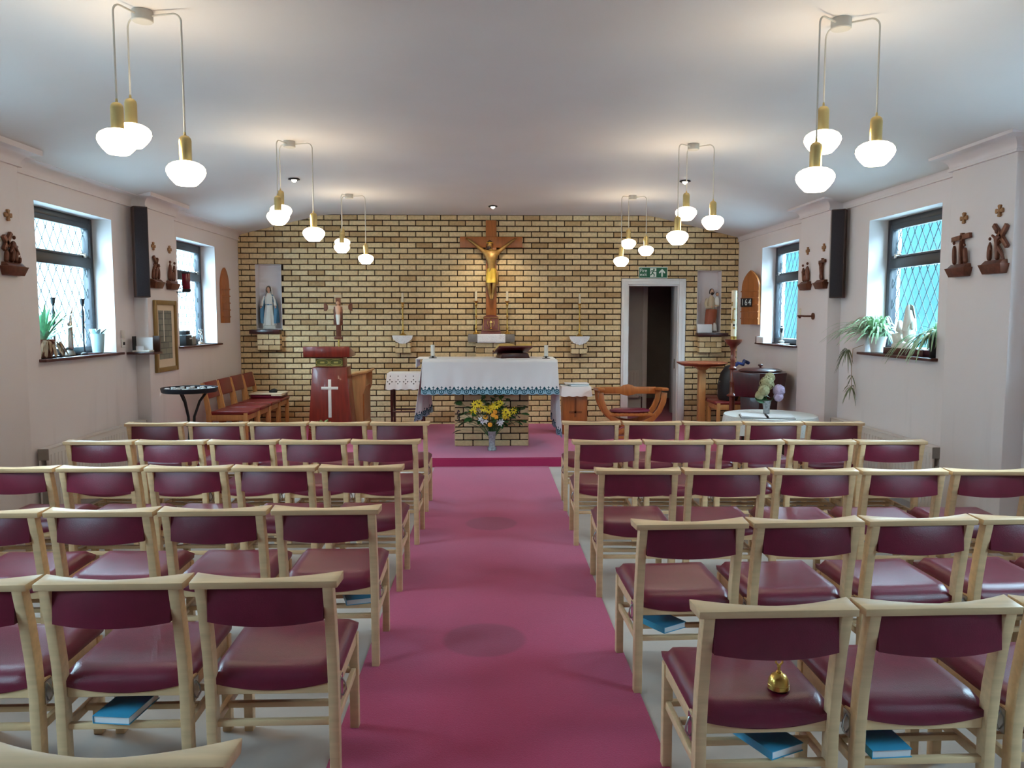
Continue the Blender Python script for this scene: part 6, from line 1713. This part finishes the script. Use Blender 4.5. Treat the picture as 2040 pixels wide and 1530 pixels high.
# trailing plantlet
t = thing('trailing_plantlet', 'dangling spider plantlet hanging down the wall below the sill', 'plant', (3.375, 7.27, 1.19)); random.seed(8)
MB().tube([(0.05, -.12, .12), (0.0, -.02, .08), (0, 0, -.10), (.01, 0, -.30)], .003, 6).obj('runner_stem', 'dry', t)
fo = MB()
for (c, n, L) in (((-.02, .05, .06), 30, .16), ((.01, 0, -.18), 9, .10), ((.01, 0, -.28), 16, .15)):
    for k in range(n):
        a = random.uniform(PI * .5, PI * 1.5); l = L * random.uniform(.6, 1.1); up = random.uniform(-.6, 1.0)
        pts = [(c[0] + math.cos(a) * math.cos(up) * l * u * .6, c[1] + math.sin(a) * math.cos(up) * l * u, c[2] + math.sin(up) * l * u - l * .9 * u * u) for u in (0, .25, .5, .75, 1)]
        fo.ribbon(pts, [.004, .010, .010, .007, .002])
stuff(fo.obj('foliage', mat('olive_leaf', (112, 124, 92), .55, var=.3, scale=25), t, smooth=60, fix=False))

# white statue group on a dark plinth
t = thing('white_statue_group', 'white plaster group of two robed figures on a dark plinth', 'statue', (3.50, 6.56, ZSI))
MB().b2((-.08, -.18, 0), (.08, .22, .058)).obj('plinth', 'mahog2', t, bevel=.004)
b_ = MB().loft([(.058, 0, .02, .075, .17), (.085, 0, .02, .070, .16), (.10, 0, .02, .06, .14)], 24).obj('rocky_base', 'statwhite', t)
skin('standing_figure', [(0, -.05, .09), (0, -.05, .19), (0, -.05, .28), (0, -.05, .335), (0, -.045, .38), (0, 0, .27), (0, .04, .24), (0, -.10, .27), (0, -.10, .21)], [(0, 1), (1, 2), (2, 3), (3, 4), (2, 5), (5, 6), (2, 7), (7, 8)], [(.055, .058), (.05, .052), (.046, .05), .022, .026, .026, .018, .026, .018], 'statwhite', t, 2)
MB().loft([(.20, .0, -.05, .056, .060), (.30, 0, -.05, .046, .052), (.36, 0, -.047, .036, .038), (.405, 0, -.045, .028, .030), (.42, 0, -.045, .008, .008)], 20, arc=(R(-60), R(240))).obj('veil', 'statwhite', t, smooth=60)
skin('seated_figure', [(0, .09, .09), (0, .09, .16), (0, .10, .22), (0, .105, .255), (0, .11, .29), (-.01, .05, .20), (-.01, .01, .18), (-.03, .07, .13), (-.03, .01, .11)], [(0, 1), (1, 2), (2, 3), (3, 4), (2, 5), (5, 6), (1, 7), (7, 8)], [(.06, .07), (.055, .06), (.045, .05), .020, .026, .024, .016, .04, .034], 'statwhite', t, 2)
t = tag(MB().b2((-.045, -.06, 0), (.045, .06, .055)).obj('small_box', 'mahog2', bevel=.004), 'small dark wooden box on the sill beside the dark pot', 'box')
t.location = (3.49, 6.255, ZSI)

# far door-side sill
t = thing('small_figurine', 'little grey cross-shaped figure on a stem on the far sill', 'figurine', (3.53, 9.47, ZSI))
MB().lathe([(.035, 0), (.035, .03), (.014, .04), (.012, .13), (.018, .14)], seg=16).obj('pedestal', 'stone', t)
MB().loft([(.13, 0, 0, .014, .016), (.17, 0, 0, .018, .022), (.19, 0, 0, .008, .008)], 12).ball((0, 0, .205), .012, 10).tube([(0, -.055, .185), (0, 0, .165), (0, .055, .185)], .008, 8, taper=[.6, 1.2, .6]).obj('outstretched_figure', 'blackm', t)
t = thing('card_box', 'white card box with brown end on the far sill', 'box', (3.40, 9.72, ZSI), R(4))
MB().b2((-.05, -.10, 0), (.06, .10, .075)).obj('card_sleeve', 'paper', t, smooth=0)
MB().b2((-.052, .10, 0), (.062, .122, .078)).obj('brown_end', 'speakerw', t, smooth=0)
tag(MB().b2((3.45, 9.20, ZSI), (3.53, 9.42, ZSI + .004)).obj('leaflet', 'paper', smooth=0), 'white leaflet lying flat on the far sill', 'leaflet')

# near lectern-side sill
def sill_stick(y, label):
    t = thing('taper_holder', label, 'candlestick', (-3.475, y, ZSI), 0, 'dark taper candlesticks on the sill')
    MB().lathe([(.030, 0), (.030, .006), (.012, .014), (.006, .06), (.010, .20), (.013, .36), (.006, .385), (.005, .41)], seg=14).obj('stem', 'blackm', t)
    MB().lathe([(.006, .405), (.016, .43), (.018, .465), (.024, .468), (.024, .472), (.014, .472)], seg=14).obj('cup', 'blackm', t)
sill_stick(6.47, 'dark taper candlestick half hidden behind the potted leaves'); sill_stick(6.93, 'dark taper candlestick by the pale blue pot')
t = thing('pale_blue_pot', 'pale blue pot with crumpled paper on the sill', 'pot', (-3.44, 7.10, ZSI))
MB().lathe([(.042, 0), (.044, .005), (.058, .165), (.060, .17), (.055, .168), (.042, .02)], seg=22).obj('pot_body', 'paleblue', t)
random.seed(2); cp = MB()
for k in range(14):
    a = random.uniform(0, 2 * PI); p = Vector((.03 * math.cos(a), .03 * math.sin(a), .15)); d = Vector((math.cos(a) * .7, math.sin(a) * .7, 1)) * .07
    cp.ribbon([tuple(p), tuple(p + d * .5), tuple(p + d + Vector((.01, .01, -.008)))], [.02, .04, .018])
stuff(cp.obj('crumpled_paper', 'paleblue', t, fix=False, smooth=60))
t = thing('silver_figurine', 'slim grey robed figurine with raised arm on the sill', 'figurine', (-3.47, 6.69, ZSI))
MB().loft([(0, 0, 0, .036, .05), (.02, 0, 0, .034, .048), (.04, 0, 0, .02, .03)], 16).obj('base', 'stone', t)
skin('robed_figure', [(0, 0, .03), (0, .0, .14), (0, .01, .24), (0, .015, .30), (0, .02, .335), (0, -.03, .27), (0, .02, .33), (0, .045, .36), (0, .06, .40)], [(0, 1), (1, 2), (2, 3), (3, 4), (2, 5), (3, 6), (6, 7), (7, 8)], [(.03, .042), (.026, .036), (.022, .03), .014, .018, .012, .012, .008, .006], 'steel', t, 2)
t = tag(MB().loft([(0, 0, 0, .02, .05), (.012, 0, 0, .018, .045), (.02, 0, .01, .006, .02)], 14).obj('dark_stone', 'black'), 'small dark stone lying on the sill by the figurine', 'stone'); t.location = (-3.40, 6.78, ZSI)
tag(MB().b2((-3.46, 6.90, ZSI), (-3.37, 7.03, ZSI + .008)).obj('notebook', 'mahog2', smooth=0), 'thin dark notebook lying on the sill', 'notebook')

# far lectern-side sill
t = thing('black_radio', 'black boxy radio receiver on the sill by the red lamp', 'radio', (-3.42, 9.06, ZSI))
MB().b2((-.05, -.12, 0), (.06, .05, .115)).obj('case', 'black', t, bevel=.004)
MB().b2((-.04, -.10, .118), (.05, .03, .165)).obj('upper_case', 'black', t, bevel=.004)
MB().b2((.0601, -.02, .07), (.064, .04, .085)).obj('display', 'paper', t, smooth=0)
t = tag(MB().b2((-.035, -.05, 0), (.035, .05, .10)).obj('small_receiver', 'greyplate', bevel=.004), 'small grey receiver box beside the black radio', 'box'); t.location = (-3.40, 9.20, ZSI)
t = thing('wire_sculpture', 'little silver wire sculpture of figures on the far sill', 'sculpture', (-3.43, 9.58, ZSI))
MB().loft([(0, 0, 0, .035, .06), (.02, 0, 0, .03, .055), (.03, 0, 0, .01, .02)], 14).obj('base', 'steel', t)
for k, (y, dx) in enumerate(((-.03, .02), (.0, -.01), (.03, .015))):
    MB().tube([(0, y, .02), (dx, y + .008, .09), (0, y - .01, .15), (0, y + .03, .165)], .005, 6).tube([(dx, y + .008, .10), (dx, y - .035, .125)], .004, 6).ball((0, y - .01, .165), .010, 8).obj('wire_figure', 'steel', t)
